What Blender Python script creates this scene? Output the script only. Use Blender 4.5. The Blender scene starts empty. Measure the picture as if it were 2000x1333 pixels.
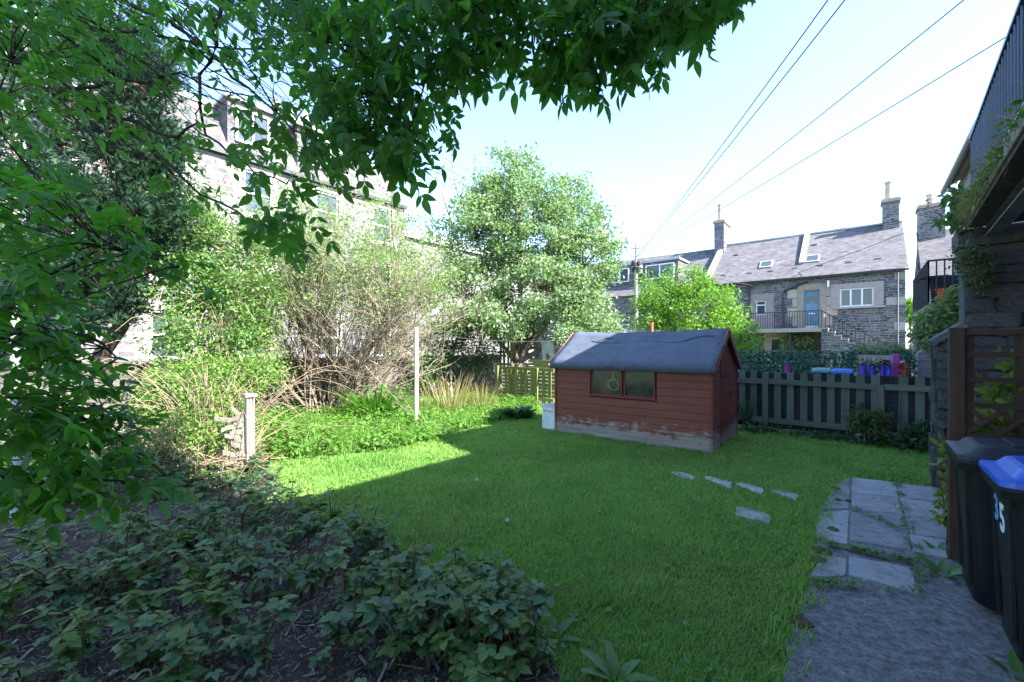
import bpy, math, random
import numpy as np
from mathutils import Vector, Matrix
R = math.radians
random.seed(7); rng = np.random.default_rng(7)
sc = bpy.context.scene
COL = sc.collection
# ------------------------------------------------------------------ camera
# world frame = the garden's own grid: +X to the tenement house, +Y along its wall; the camera is turned in it
TH = R(39.0); CS, SN = math.cos(TH), math.sin(TH)
FPX, HV, CAMZ = 850.0, 680.0, 1.70          # focal length and horizon row in the 2000 px photograph, eye height
cam_d = bpy.data.cameras.new('camera'); cam = bpy.data.objects.new('camera', cam_d); COL.objects.link(cam)
cam.location = (0, 0, CAMZ); cam.rotation_euler = (R(90), 0, TH)
cam_d.sensor_width = 36; cam_d.lens = 36*FPX/2000; cam_d.shift_y = (HV-666.5)/2000
cam_d.clip_start = 0.05; cam_d.clip_end = 2000
sc.camera = cam
# ------------------------------------------------------------------ sky, sun, exposure
SUN_EL = 40.0; SUN_H = Vector((0.991, 0.13, 0)).normalized()
wd = bpy.data.worlds.new('World'); sc.world = wd; wd.use_nodes = True
nt = wd.node_tree; bg = nt.nodes['Background']
sky = nt.nodes.new('ShaderNodeTexSky'); sky.sky_type = 'NISHITA'; sky.sun_disc = False
sky.sun_elevation = R(SUN_EL); sky.sun_rotation = math.atan2(SUN_H.x, SUN_H.y)
sky.air_density = 1.0; sky.dust_density = 0.5; sky.ozone_density = 3.0
nt.links.new(sky.outputs[0], bg.inputs[0]); bg.inputs[1].default_value = 0.108
sl = bpy.data.lights.new('sun', 'SUN'); sl.energy = 3.7; sl.angle = R(0.5); sl.color = (1, .965, .9)
so = bpy.data.objects.new('sun', sl); COL.objects.link(so); so.location = (10, 5, 30)
sv = Vector((SUN_H.x*math.cos(R(SUN_EL)), SUN_H.y*math.cos(R(SUN_EL)), math.sin(R(SUN_EL))))
so.rotation_euler = sv.to_track_quat('Z', 'Y').to_euler()
vs = sc.view_settings; vs.view_transform = 'Standard'; vs.look = 'None'; vs.exposure = 2.8; vs.gamma = 1; vs.use_curve_mapping = False
sc.render.engine = 'CYCLES'
sc.cycles.max_bounces = 8; sc.cycles.diffuse_bounces = 4; sc.cycles.transmission_bounces = 6; sc.cycles.transparent_max_bounces = 8

# ------------------------------------------------------------------ pixel of the photograph -> garden
def ray(u, v):
    x = (u-1000)/FPX; z = (HV-v)/FPX
    return Vector((x*CS-SN, x*SN+CS, z))
CAM = Vector((0, 0, CAMZ))
def G(u, v, z=0.0):
    r = ray(u, v); return CAM + r*((z-CAMZ)/r.z)
def PT(u, v, t): r = ray(u, v); return CAM + r*(t/r.y)
def PA(u, v, a): r = ray(u, v); return CAM + r*(a/r.x)
def PY(u, v, Y): return CAM + ray(u, v)*Y

# ------------------------------------------------------------------ object helpers
ORG = {}
def tag(o, label=None, cat=None, group=None, kind=None):
    if label: o['label'] = label
    if cat: o['category'] = cat
    if group: o['group'] = group
    if kind: o['kind'] = kind
    return o
def thing(name, label, cat, loc=(0,0,0), group=None, rotz=0):
    o = bpy.data.objects.new(name, None); COL.objects.link(o); o.empty_display_size = .2
    o.location = loc; o.rotation_euler = (0,0,rotz); ORG[o.name] = Vector(loc)
    return tag(o, label, cat, group)
def org(p):
    v = Vector((0,0,0))
    while p is not None: v = v + p.location; p = p.parent
    return v
def mk(name, V, F, mat=None, rnd=None, smooth=False):
    me = bpy.data.meshes.new(name)
    V = np.asarray(V, dtype=np.float32).reshape(-1, 3)
    me.vertices.add(len(V)); me.vertices.foreach_set('co', V.ravel())
    if isinstance(F, np.ndarray):
        k = F.shape[1]; n = F.shape[0]
        me.loops.add(n*k); me.loops.foreach_set('vertex_index', F.ravel().astype(np.int32))
        me.polygons.add(n); me.polygons.foreach_set('loop_start', np.arange(0, n*k, k, dtype=np.int32))
        try: me.polygons.foreach_set('loop_total', np.full(n, k, dtype=np.int32))
        except Exception: pass
    else:
        tot = np.array([len(f) for f in F], dtype=np.int32); flat = np.array([i for f in F for i in f], dtype=np.int32)
        me.loops.add(len(flat)); me.loops.foreach_set('vertex_index', flat)
        me.polygons.add(len(F)); me.polygons.foreach_set('loop_start', np.concatenate([[0], np.cumsum(tot)[:-1]]).astype(np.int32))
        try: me.polygons.foreach_set('loop_total', tot)
        except Exception: pass
    if rnd is not None:
        at = me.attributes.new('rnd', 'FLOAT', 'POINT'); at.data.foreach_set('value', np.asarray(rnd, dtype=np.float32))
    me.polygons.foreach_set('use_smooth', np.full(len(me.polygons), bool(smooth), dtype=bool))
    me.update(calc_edges=True); me.validate()
    if mat: me.materials.append(mat)
    return me
def put(name, me, parent=None, loc=(0,0,0), rot=(0,0,0), scale=(1,1,1)):
    o = bpy.data.objects.new(name, me); COL.objects.link(o); o.parent = parent
    o.location = loc; o.rotation_euler = rot; o.scale = scale
    return o
class MB:
    def __init__(s): s.V = []; s.F = []
    def add(s, vs_, fs):
        b = len(s.V); s.V += [tuple(v) for v in vs_]; s.F += [tuple(b+i for i in f) for f in fs]; return s
    def box(s, x0, x1, y0, y1, z0, z1, j=0.0):
        vs_ = [(x, y, z) for z in (z0, z1) for y in (y0, y1) for x in (x0, x1)]
        if j: vs_ = [(x+random.uniform(-j,j), y+random.uniform(-j,j), z+random.uniform(-j,j)) for x, y, z in vs_]
        return s.add(vs_, [(0,2,3,1),(4,5,7,6),(0,1,5,4),(2,6,7,3),(0,4,6,2),(1,3,7,5)])
    def mbox(s, f, x0, x1, z0, z1, d0, d1):
        vs_ = [f(x, z, d) for z in (z0, z1) for d in (d1, d0) for x in (x0, x1)]
        return s.add(vs_, [(0,2,3,1),(4,5,7,6),(0,1,5,4),(2,6,7,3),(0,4,6,2),(1,3,7,5)])
    def bar(s, p, q, w, h, up=(0,0,1), j=0):
        p = Vector(p); q = Vector(q); d = (q-p).normalized(); up = Vector(up)
        x = d.cross(up)
        if x.length < 1e-4: x = d.cross(Vector((0,1,0)))
        x.normalize(); z = x.cross(d)
        vs_ = []
        for c in (p, q):
            for sx, sz in ((-1,-1),(1,-1),(1,1),(-1,1)):
                vs_.append(c + x*(sx*w/2+random.uniform(-j,j)) + z*(sz*h/2+random.uniform(-j,j)))
        return s.add(vs_, [(0,1,2,3),(7,6,5,4),(0,4,5,1),(1,5,6,2),(2,6,7,3),(3,7,4,0)])
    def tube(s, pts, rad, n=6):
        pts = [Vector(p) for p in pts]
        if not hasattr(rad, '__len__'): rad = [rad]*len(pts)
        b = len(s.V); k = len(pts)
        for i, p in enumerate(pts):
            d = (pts[min(i+1,k-1)]-pts[max(i-1,0)]).normalized()
            x = d.cross(Vector((0.13,0.21,1)) if abs(d.z) < .9 else Vector((1,0.1,0))).normalized(); y = x.cross(d)
            for m in range(n):
                a = 2*math.pi*m/n; s.V.append(tuple(p + (x*math.cos(a)+y*math.sin(a))*rad[i]))
        for i in range(k-1):
            for m in range(n):
                s.F.append((b+i*n+m, b+i*n+(m+1)%n, b+(i+1)*n+(m+1)%n, b+(i+1)*n+m))
        s.F.append(tuple(b+m for m in reversed(range(n)))); s.F.append(tuple(b+(k-1)*n+m for m in range(n)))
        return s
    def lathe(s, prof, c=(0,0,0), n=16):
        b = len(s.V); k = len(prof)
        for r, z in prof:
            for m in range(n):
                a = 2*math.pi*m/n; s.V.append((c[0]+r*math.cos(a), c[1]+r*math.sin(a), c[2]+z))
        for i in range(k-1):
            for m in range(n):
                s.F.append((b+i*n+m, b+i*n+(m+1)%n, b+(i+1)*n+(m+1)%n, b+(i+1)*n+m))
        s.F.append(tuple(b+m for m in reversed(range(n)))); s.F.append(tuple(b+(k-1)*n+m for m in range(n)))
        return s
    def loft(s, secs, cap=True, nc=4):
        # secs: (cx, cy, z, w, d, r) rounded rectangles
        b = len(s.V); n = 4*(nc+1)
        for cx, cy, z, w, d, r in secs:
            for q, (sx, sy) in enumerate(((1,1),(-1,1),(-1,-1),(1,-1))):
                for m in range(nc+1):
                    a = math.pi/2*q + math.pi/2*m/nc
                    s.V.append((cx+sx*(w/2-r)+r*math.cos(a), cy+sy*(d/2-r)+r*math.sin(a), z))
        for i in range(len(secs)-1):
            for m in range(n):
                s.F.append((b+i*n+m, b+i*n+(m+1)%n, b+(i+1)*n+(m+1)%n, b+(i+1)*n+m))
        if cap:
            s.F.append(tuple(b+m for m in reversed(range(n)))); e = b+(len(secs)-1)*n
            s.F.append(tuple(e+m for m in range(n)))
        return s
    def prism(s, poly, f0, f1):
        # poly: list of 2-D points; f0, f1 map (x, y) to the two end faces
        n = len(poly); b = len(s.V)
        s.V += [tuple(f0(*p)) for p in poly] + [tuple(f1(*p)) for p in poly]
        s.F.append(tuple(b+i for i in range(n))); s.F.append(tuple(b+n+i for i in reversed(range(n))))
        for i in range(n): s.F.append((b+i, b+n+i, b+n+(i+1)%n, b+(i+1)%n))
        return s
    def build(s, name, mat, parent=None, world=False, smooth=False, bevel=0, loc=None):
        V = np.array(s.V, dtype=np.float32)
        if world and parent is not None: V = V - np.array(org(parent), dtype=np.float32)
        if loc is not None: V = V - np.array(loc, dtype=np.float32)
        me = mk(name, V, s.F, mat, smooth=smooth)
        o = put(name, me, parent)
        if loc is not None: o.location = loc
        if bevel:
            md = o.modifiers.new('bevel', 'BEVEL'); md.width = bevel; md.segments = 2; md.limit_method = 'ANGLE'
        return o
def wall_holes(mb, f, W0, W1, Z0, Z1, holes, depth):
    xs = sorted(set([W0, W1]+[h[0] for h in holes]+[h[1] for h in holes])); zs = sorted(set([Z0, Z1]+[h[2] for h in holes]+[h[3] for h in holes]))
    for i in range(len(xs)-1):
        for k in range(len(zs)-1):
            cx, cz = (xs[i]+xs[i+1])/2, (zs[k]+zs[k+1])/2
            if any(h[0] < cx < h[1] and h[2] < cz < h[3] for h in holes): continue
            mb.add([f(xs[i],zs[k],0), f(xs[i+1],zs[k],0), f(xs[i+1],zs[k+1],0), f(xs[i],zs[k+1],0)], [(0,1,2,3)])
    for x0, x1, z0, z1 in holes:
        o = [(x0,z0),(x1,z0),(x1,z1),(x0,z1)]
        for i in range(4):
            p, q = o[i], o[(i+1)%4]
            mb.add([f(p[0],p[1],0), f(q[0],q[1],0), f(q[0],q[1],depth), f(p[0],p[1],depth)], [(0,1,2,3)])

# ------------------------------------------------------------------ leaves: a template scattered by numpy
def leaflet(L, W, n=4, fold=.18, droop=.12, sharp=1.0, serr=0.0):
    V = []; F = []
    for i in range(n+1):
        s_ = i/n; V.append((0, L*s_, -droop*L*s_*s_))
    def w(s_): return W/2*(math.sin(math.pi*min(1, s_**.75))**sharp)
    li = []; ri = []
    for side, lst in ((-1, li), (1, ri)):
        lst.append(0)
        for i in range(1, n):
            s_ = i/n; ww = w(s_)*(1+(serr if i % 2 else -serr))
            lst.append(len(V)); V.append((side*ww, L*s_, -droop*L*s_*s_+fold*ww))
        lst.append(n)
    for i in range(n):
        for lst, flip in ((li, 0), (ri, 1)):
            a, b_, c, d = i, i+1, lst[i+1], lst[i]
            q = [a, b_, c, d]; q = [x for k, x in enumerate(q) if x not in q[:k]]
            if flip: q = q[::-1]
            F.append((q[0], q[1], q[2]))
            if len(q) == 4: F.append((q[0], q[2], q[3]))
    return np.array(V, float), np.array(F, int)
def join(parts):
    V = []; F = []; b = 0
    for v, f in parts:
        V.append(v); F.append(f+b); b += len(v)
    return np.concatenate(V), np.concatenate(F)
def xf(t, rot=(0,0,0), loc=(0,0,0), s=1.0):
    from mathutils import Euler
    m = np.array(Euler(rot).to_matrix()); return t[0]@m.T*s+np.array(loc), t[1]
def frames(d, up):
    y = d/np.linalg.norm(d, axis=1, keepdims=True)
    x = np.cross(y, up); nx = np.linalg.norm(x, axis=1, keepdims=True); x = np.where(nx < 1e-4, np.array([[1.,0,0]]), x/np.maximum(nx, 1e-4))
    z = np.cross(x, y); return np.stack([x, y, z], axis=2)
def scatter(T, pos, M, sc_):
    V, F = T; n = len(pos)
    W = np.einsum('nij,vj->nvi', M, V)*np.asarray(sc_).reshape(-1,1,1)+pos[:,None,:]
    FF = (F[None]+(np.arange(n)*len(V))[:,None,None]).reshape(-1, F.shape[1])
    return W.reshape(-1,3), FF
def rdir(n): v = rng.normal(size=(n,3)); return v/np.linalg.norm(v, axis=1, keepdims=True)
def foliage(name, T, pos, d, up, size, mat, parent=None, kind=None, world=True, tint=None, smooth=False):
    M = frames(d, up); V, F = scatter(T, pos, M, size)
    if world and parent is not None: V = V-np.array(org(parent))
    r = np.repeat(rng.random(len(pos)) if tint is None else tint, len(T[0]))
    o = put(name, mk(name, V, F, mat, r, smooth), parent)
    if kind: o['kind'] = kind
    return o
def tubes(polys, n=5):
    m = MB()
    for pts, rad in polys: m.tube(pts, rad, n)
    return m
def in_poly(P, poly):
    x, y = P[:,0], P[:,1]; r = np.zeros(len(P), bool); k = len(poly)
    for i in range(k):
        x0, y0 = poly[i][0], poly[i][1]; x1, y1 = poly[(i+1)%k][0], poly[(i+1)%k][1]
        c = ((y0 > y) != (y1 > y)) & (x < (x1-x0)*(y-y0)/((y1-y0) or 1e-9)+x0); r ^= c
    return r
def in_area(n, poly):
    xs = [p[0] for p in poly]; ys = [p[1] for p in poly]
    P = np.column_stack([rng.uniform(min(xs), max(xs), n), rng.uniform(min(ys), max(ys), n)])
    return P[in_poly(P, poly)]
def vnoise(P, sc_, seed=0):
    # cheap smooth value noise in 2-D, 0..1
    q = P*sc_; i = np.floor(q).astype(int); f = q-i; f = f*f*(3-2*f)
    def h(a, b): return np.modf(np.abs(np.sin(a*127.1+b*311.7+seed*74.7)*43758.5453))[0]
    a = h(i[:,0], i[:,1]); b = h(i[:,0]+1, i[:,1]); c = h(i[:,0], i[:,1]+1); d = h(i[:,0]+1, i[:,1]+1)
    return (a*(1-f[:,0])+b*f[:,0])*(1-f[:,1])+(c*(1-f[:,0])+d*f[:,0])*f[:,1]

# ------------------------------------------------------------------ materials
def newmat(name):
    m = bpy.data.materials.new(name); m.use_nodes = True
    return m, m.node_tree, m.node_tree.nodes['Principled BSDF']
def nd(nt, t, **kw):
    n = nt.nodes.new('ShaderNode'+t)
    for k, v in kw.items():
        if k in n.inputs: n.inputs[k].default_value = v
        else: setattr(n, k, v)
    return n
def coords(nt, scale=(1,1,1)):
    tc = nd(nt, 'TexCoord'); oi = nd(nt, 'ObjectInfo'); mu = nd(nt, 'Math', operation='MULTIPLY'); mu.inputs[1].default_value = 57.0
    nt.links.new(oi.outputs['Random'], mu.inputs[0])
    ad = nd(nt, 'VectorMath', operation='ADD'); nt.links.new(tc.outputs['Object'], ad.inputs[0]); nt.links.new(mu.outputs[0], ad.inputs[1])
    mp = nd(nt, 'Mapping'); mp.inputs['Scale'].default_value = scale; nt.links.new(ad.outputs[0], mp.inputs[0])
    return mp.outputs[0]
def c4(c): return (c[0], c[1], c[2], 1)
def ramp(nt, fac, stops):
    r = nd(nt, 'ValToRGB'); cr = r.color_ramp
    while len(cr.elements) < len(stops): cr.elements.new(.5)
    for e, (p, c) in zip(cr.elements, stops): e.position = p; e.color = c4(c)
    nt.links.new(fac, r.inputs[0]); return r.outputs[0]
def mixc(nt, fac, a, b, mode='MIX'):
    m = nd(nt, 'Mix', data_type='RGBA', blend_type=mode)
    for sock, v in ((m.inputs[0], fac), (m.inputs[6], a), (m.inputs[7], b)):
        if isinstance(v, (int, float)): sock.default_value = v
        elif isinstance(v, (tuple, list)): sock.default_value = c4(v)
        else: nt.links.new(v, sock)
    return m.outputs[2]
def noise(nt, vec, scale, detail=4, rough=.55):
    n = nd(nt, 'TexNoise'); n.inputs['Scale'].default_value = scale; n.inputs['Detail'].default_value = detail; n.inputs['Roughness'].default_value = rough
    nt.links.new(vec, n.inputs['Vector']); return n.outputs[0]
def bump(nt, b, h, strength, dist=.01):
    bp = nd(nt, 'Bump'); bp.inputs['Strength'].default_value = strength; bp.inputs['Distance'].default_value = dist
    nt.links.new(h, bp.inputs['Height']); nt.links.new(bp.outputs[0], b.inputs['Normal'])
def M_surf(name, c1, c2, scale=4, rough=.8, bscale=60, bstr=.3, spec=.3, stretch=(1,1,1), metal=0, c3=None, dist=.01):
    m, nt, b = newmat(name); v = coords(nt, stretch)
    n1 = noise(nt, v, scale, 6, .6); col = ramp(nt, n1, [(.3, c1), (.7, c2)])
    if c3:
        n3 = noise(nt, v, scale*3.3, 5, .7); mk_ = ramp(nt, n3, [(.5, (0,0,0)), (.68, (1,1,1))]); col = mixc(nt, mk_, col, c3)
    oi = nd(nt, 'ObjectInfo'); mr = nd(nt, 'MapRange'); mr.inputs[3].default_value = .82; mr.inputs[4].default_value = 1.18
    nt.links.new(oi.outputs['Random'], mr.inputs[0])
    mul = nd(nt, 'VectorMath', operation='SCALE'); nt.links.new(col, mul.inputs[0]); nt.links.new(mr.outputs[0], mul.inputs['Scale'])
    nt.links.new(mul.outputs[0], b.inputs['Base Color'])
    b.inputs['Roughness'].default_value = rough; b.inputs['Specular IOR Level'].default_value = spec; b.inputs['Metallic'].default_value = metal
    if bstr: bump(nt, b, noise(nt, v, bscale, 5, .65), bstr, dist)
    return m
def M_wood(name, c1, c2, axis, rough=.75, bstr=.35, c3=None, fine=60):
    st = {'x': (.06,1,1), 'y': (1,.06,1), 'z': (1,1,.06)}[axis]
    return M_surf(name, c1, c2, fine*.5, rough, fine, bstr, .25, st, 0, c3, .004)
def M_leaf(name, c1, c2, trans=.35, rough=.45, spec=.35, tcol=None):
    m, nt, b = newmat(name)
    at = nd(nt, 'Attribute', attribute_name='rnd'); oi = nd(nt, 'ObjectInfo')
    ad = nd(nt, 'Math', operation='ADD'); nt.links.new(at.outputs['Fac'], ad.inputs[0]); nt.links.new(oi.outputs['Random'], ad.inputs[1])
    fr = nd(nt, 'Math', operation='FRACT'); nt.links.new(ad.outputs[0], fr.inputs[0])
    col = mixc(nt, fr.outputs[0], c1, c2); nt.links.new(col, b.inputs['Base Color'])
    b.inputs['Roughness'].default_value = rough; b.inputs['Specular IOR Level'].default_value = spec
    tr = nd(nt, 'BsdfTranslucent')
    tc = tcol or tuple(min(1, x*k) for x, k in zip(c2, (1.5, 1.7, .8))); tm = mixc(nt, .6, col, tc); nt.links.new(tm, tr.inputs[0])
    ms = nd(nt, 'MixShader'); ms.inputs[0].default_value = trans
    nt.links.new(b.outputs[0], ms.inputs[1]); nt.links.new(tr.outputs[0], ms.inputs[2])
    nt.links.new(ms.outputs[0], nt.nodes['Material Output'].inputs[0])
    return m
def M_brick(name, axis, bw, bh, cols, mortar, msize=.015, rough=.85, bstr=.6, kz=1.0, warp=.03, squash=1.0, dist=.02, vary=.5):
    m, nt, b = newmat(name); tc = nd(nt, 'TexCoord'); sp = nd(nt, 'SeparateXYZ'); nt.links.new(tc.outputs['Object'], sp.inputs[0])
    mz = nd(nt, 'Math', operation='MULTIPLY'); mz.inputs[1].default_value = kz; nt.links.new(sp.outputs[2], mz.inputs[0])
    cb = nd(nt, 'CombineXYZ'); nt.links.new(sp.outputs[{'x':0,'y':1}[axis]], cb.inputs[0]); nt.links.new(mz.outputs[0], cb.inputs[1])
    nz = nd(nt, 'TexNoise'); nz.inputs['Scale'].default_value = 3.0; nt.links.new(cb.outputs[0], nz.inputs['Vector'])
    sb = nd(nt, 'VectorMath', operation='SUBTRACT'); nt.links.new(nz.outputs[1], sb.inputs[0]); sb.inputs[1].default_value = (.5,.5,.5)
    sc1 = nd(nt, 'VectorMath', operation='SCALE'); sc1.inputs['Scale'].default_value = warp*4; nt.links.new(sb.outputs[0], sc1.inputs[0])
    ad = nd(nt, 'VectorMath', operation='ADD'); nt.links.new(cb.outputs[0], ad.inputs[0]); nt.links.new(sc1.outputs[0], ad.inputs[1])
    br = nd(nt, 'TexBrick'); nt.links.new(ad.outputs[0], br.inputs['Vector']); br.inputs['Scale'].default_value = 1
    br.inputs['Brick Width'].default_value = bw; br.inputs['Row Height'].default_value = bh; br.inputs['Mortar Size'].default_value = msize
    br.inputs['Mortar Smooth'].default_value = .3; br.inputs['Bias'].default_value = 0; br.offset = .43; br.squash = squash; br.squash_frequency = 3
    br.inputs['Color1'].default_value = (0,0,0,1); br.inputs['Color2'].default_value = (1,1,1,1); br.inputs['Mortar'].default_value = (.5,.5,.5,1)
    k = len(cols); cc = ramp(nt, br.outputs[0], [((i+.5)/k, c) for i, c in enumerate(cols)])
    bn = noise(nt, cb.outputs[0], 1.1, 4); big = ramp(nt, bn, [(.3, (1-vary*.5,)*3), (.7, (1+vary*.3,)*3)])
    cc = mixc(nt, 1.0, cc, big, 'MULTIPLY')
    fn = noise(nt, cb.outputs[0], 25, 4); fr = ramp(nt, fn, [(.3, (.8,.8,.8)), (.75, (1.15,1.15,1.15))]); cc = mixc(nt, 1.0, cc, fr, 'MULTIPLY')
    cc = mixc(nt, br.outputs[1], cc, mortar); nt.links.new(cc, b.inputs['Base Color']); b.inputs['Roughness'].default_value = rough
    b.inputs['Specular IOR Level'].default_value = .2
    inv = nd(nt, 'Math', operation='SUBTRACT'); inv.inputs[0].default_value = 1; nt.links.new(br.outputs[1], inv.inputs[1])
    a2 = nd(nt, 'Math', operation='MULTIPLY_ADD'); nt.links.new(fn, a2.inputs[0]); a2.inputs[1].default_value = .5; nt.links.new(inv.outputs[0], a2.inputs[2])
    bump(nt, b, a2.outputs[0], bstr, dist); return m
def M_plain(name, col, rough=.5, metal=0, spec=.5):
    return M_surf(name, tuple(x*.88 for x in col), col, 6, rough, 90, .06, spec, metal=metal)
def M_glass(name, tint=(.02,.025,.03), rough=.06):
    m, nt, b = newmat(name); v = coords(nt); b.inputs['Base Color'].default_value = c4(tint); b.inputs['Roughness'].default_value = rough
    b.inputs['Specular IOR Level'].default_value = .6
    bump(nt, b, noise(nt, v, 2.0, 2), .05, .02); return m
# ------------------------------------------------------------------ palette
m_soil = M_surf('soil', (.035,.026,.018), (.075,.058,.042), 3, .95, 40, .8, dist=.03)
m_field = M_surf('rough_ground', (.05,.07,.022), (.085,.1,.04), 1.2, .95, 30, .8, c3=(.09,.075,.05), dist=.03)
m_turf = M_surf('turf', (.07,.13,.02), (.11,.17,.035), 2.2, .95, 60, .8, c3=(.07,.075,.025), dist=.02)
m_mulch = M_surf('mulch', (.05,.04,.032), (.11,.09,.075), 5, .95, 45, 1, c3=(.03,.024,.02), dist=.03)
m_slab = M_surf('concrete_slab', (.2,.21,.22), (.3,.3,.305), 4.5, .88, 70, .6, c3=(.14,.14,.13), dist=.008)
m_conc = M_surf('rough_concrete', (.1,.1,.1), (.29,.29,.3), 17, .92, 75, 1, c3=(.06,.06,.05), dist=.02)
m_step = M_surf('stepping_stone', (.24,.24,.24), (.36,.35,.34), 5, .85, 90, .5, dist=.008)
m_rubble = M_surf('wall_stone', (.10,.095,.09), (.22,.2,.18), 6, .92, 40, .8, c3=(.07,.085,.05), dist=.02)
m_rubble_core = M_surf('wall_core', (.06,.055,.05), (.12,.11,.1), 9, .95, 50, .8, dist=.02)
m_dkstone = M_surf('dark_wall_stone', (.07,.075,.085), (.19,.19,.195), 7, .88, 26, 1, c3=(.05,.052,.055), dist=.04)
m_dkcore = M_surf('dark_wall_mortar', (.06,.065,.075), (.12,.125,.14), 9, .95, 60, .6)
WH = [(.05,.055,.065),(.115,.12,.135),(.08,.085,.1),(.2,.195,.19),(.065,.07,.085),(.15,.15,.155)]
m_farstone = M_brick('whinstone_rubble', 'x', .4, .135, WH, (.25,.245,.245), .016, warp=.065, squash=.55)
m_farstone_y = M_brick('whinstone_rubble_side', 'y', .42, .15, WH, (.24,.235,.23), .02, warp=.035, squash=.7)
SL = [(.095,.09,.098),(.14,.13,.138),(.115,.108,.115),(.165,.155,.162),(.13,.125,.13)]
m_slate_x = M_brick('roof_slate', 'x', .26, .13, SL, (.06,.055,.06), .008, bstr=.5, kz=1.55, warp=.006, dist=.012, vary=.35)
m_slate_y = M_brick('roof_slate_side', 'y', .3, .16, SL, (.06,.055,.06), .01, bstr=.5, kz=1.3, warp=.006, dist=.012, vary=.35)
m_pale = M_brick('pale_sandstone', 'y', .46, .2, [(.15,.14,.145),(.22,.205,.21),(.11,.105,.11),(.185,.175,.18)], (.24,.23,.23), .022, warp=.035, squash=.75, dist=.015)
m_sand = M_surf('dressed_sandstone', (.3,.25,.2), (.4,.34,.28), 5, .85, 60, .4)
m_sandpink = M_surf('pink_sandstone', (.29,.235,.225), (.37,.31,.3), 5, .85, 60, .4)
m_sandpale = M_surf('pale_dressing', (.27,.25,.23), (.35,.325,.3), 5, .85, 60, .3)
m_lead = M_surf('lead', (.25,.26,.28), (.36,.37,.39), 6, .5, 40, .2)
m_white = M_plain('white_upvc', (.78,.78,.78), .35)
m_glass = M_glass('window_glass', (.05,.065,.08))
m_glassd = M_glass('dark_glass', (.012,.018,.02), .12)
m_bluedoor = M_plain('blue_grey_door_paint', (.12,.23,.32), .4)
m_iron = M_plain('black_iron', (.02,.022,.026), .5)
m_ironb = M_plain('blue_black_railing_paint', (.035,.06,.11), .35)
m_pot = M_surf('chimney_pot_clay', (.42,.35,.27), (.55,.47,.37), 8, .8, 60, .3)
m_terra = M_surf('terracotta', (.3,.1,.05), (.4,.15,.08), 8, .8, 60, .3)
m_felt = M_surf('roof_felt', (.05,.063,.09), (.078,.097,.13), 2.2, .85, 240, .6, c3=(.09,.105,.13), dist=.004)
m_pipe = M_plain('grey_plastic_pipe', (.2,.2,.21), .5)
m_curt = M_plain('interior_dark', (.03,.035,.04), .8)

# ------------------------------------------------------------------ ground, lawn, bed
def sheet(name, poly, z, mat, label=None):
    mb = MB(); mb.add([(p[0], p[1], z) for p in poly], [tuple(range(len(poly)))])
    o = mb.build(name, mat); o['kind'] = 'structure'
    return o
g = 500
mb = MB(); mb.add([(-g,-g,-.012),(g,-g,-.012),(g,g,-.012),(-g,g,-.012)], [(0,1,2,3)]); gr = mb.build('ground', m_field); gr['kind'] = 'structure'
BED_EDGE = [(505,905),(560,962),(600,1005),(700,1030),(790,1062),(830,1135),(960,1190),(1075,1262),(1110,1400),(1120,1700)]
PATH_L = [(1535,1333),(1543,1250),(1572,1160),(1605,1095),(1592,1052),(1612,985),(1638,944),(1664,937)]
lawn_px = BED_EDGE + [(1480,1900),(1520,1500)] + PATH_L + [(1850,958)]
LAWN = [G(u, v) for u, v in lawn_px]
LAWN += [Vector((1.0,9.9,0)), Vector((-8.0,10.25,0)), G(1045,800), G(992,815), G(870,855), G(790,876), G(640,895)]
lawn = sheet('lawn', LAWN, 0.0, m_turf)
BED = [G(u, v) for u, v in BED_EDGE] + [Vector((-.2,-.6,0)), Vector((-9,-5,0)), Vector((-11.3,-3,0)), Vector((-11.3,3,0))]
bed = sheet('mulch_bed', BED, .004, m_mulch)
COVER = [Vector((-11.2,2.6,0))]+[G(u, v) for u, v in [(505,905),(640,895),(790,876),(870,855),(992,815),(1045,800)]]+[Vector((-7.4,10.15,0)), Vector((-11.2,10.15,0))]
cov = sheet('rough_border', COVER, .006, m_soil)

# path: rough concrete apron with separate paving slabs
path_px = [(1400,1900),(1535,1333),(1543,1250),(1572,1160),(1605,1095),(1592,1052),(1612,985),(1638,944),(1664,937),(1852,958)]
PATH = [G(u, v) for u, v in path_px]+[Vector((1.6,6.9,0)), Vector((2.1,6.9,0)), Vector((2.1,-1,0)), Vector((0,-1,0))]
mb = MB(); pp_ = []
for i in range(len(PATH)):
    a, b = PATH[i], PATH[(i+1)%len(PATH)]; k = max(1, int((b-a).length/.09)) if i < 9 else 1
    for q in range(k): w = a.lerp(b, q/k); pp_.append((w.x+random.uniform(-.018,.018)*(k > 1), w.y+random.uniform(-.018,.018)*(k > 1)))
mb.prism(pp_, lambda x, y: (x, y, .027), lambda x, y: (x, y, -.05)); path = mb.build('path', m_conc); path['kind'] = 'structure'
def slab(px, zt=.036):
    pts = [G(u, v, .0) for u, v in px]; c = sum(pts, Vector())/len(pts); out = []
    for i in range(len(pts)):
        p, q = pts[i], pts[(i+1)%len(pts)]
        for k in range(4):
            w = p.lerp(q, k/4); w = c+(w-c)*.985; j = .006
            out.append((w.x+random.uniform(-j,j), w.y+random.uniform(-j,j)))
    dz = random.uniform(-.003,.004); sx, sy = random.uniform(-.006,.006), random.uniform(-.006,.006)
    mb = MB(); mb.prism(out, lambda x, y: (x, y, zt+dz+(x-c.x)*sx+(y-c.y)*sy), lambda x, y: (x, y, -.03))
    o = mb.build('paving_slab', m_slab, path, loc=(c.x, c.y, 0)); md = o.modifiers.new('bevel','BEVEL'); md.width = .006; md.segments = 2
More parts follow.
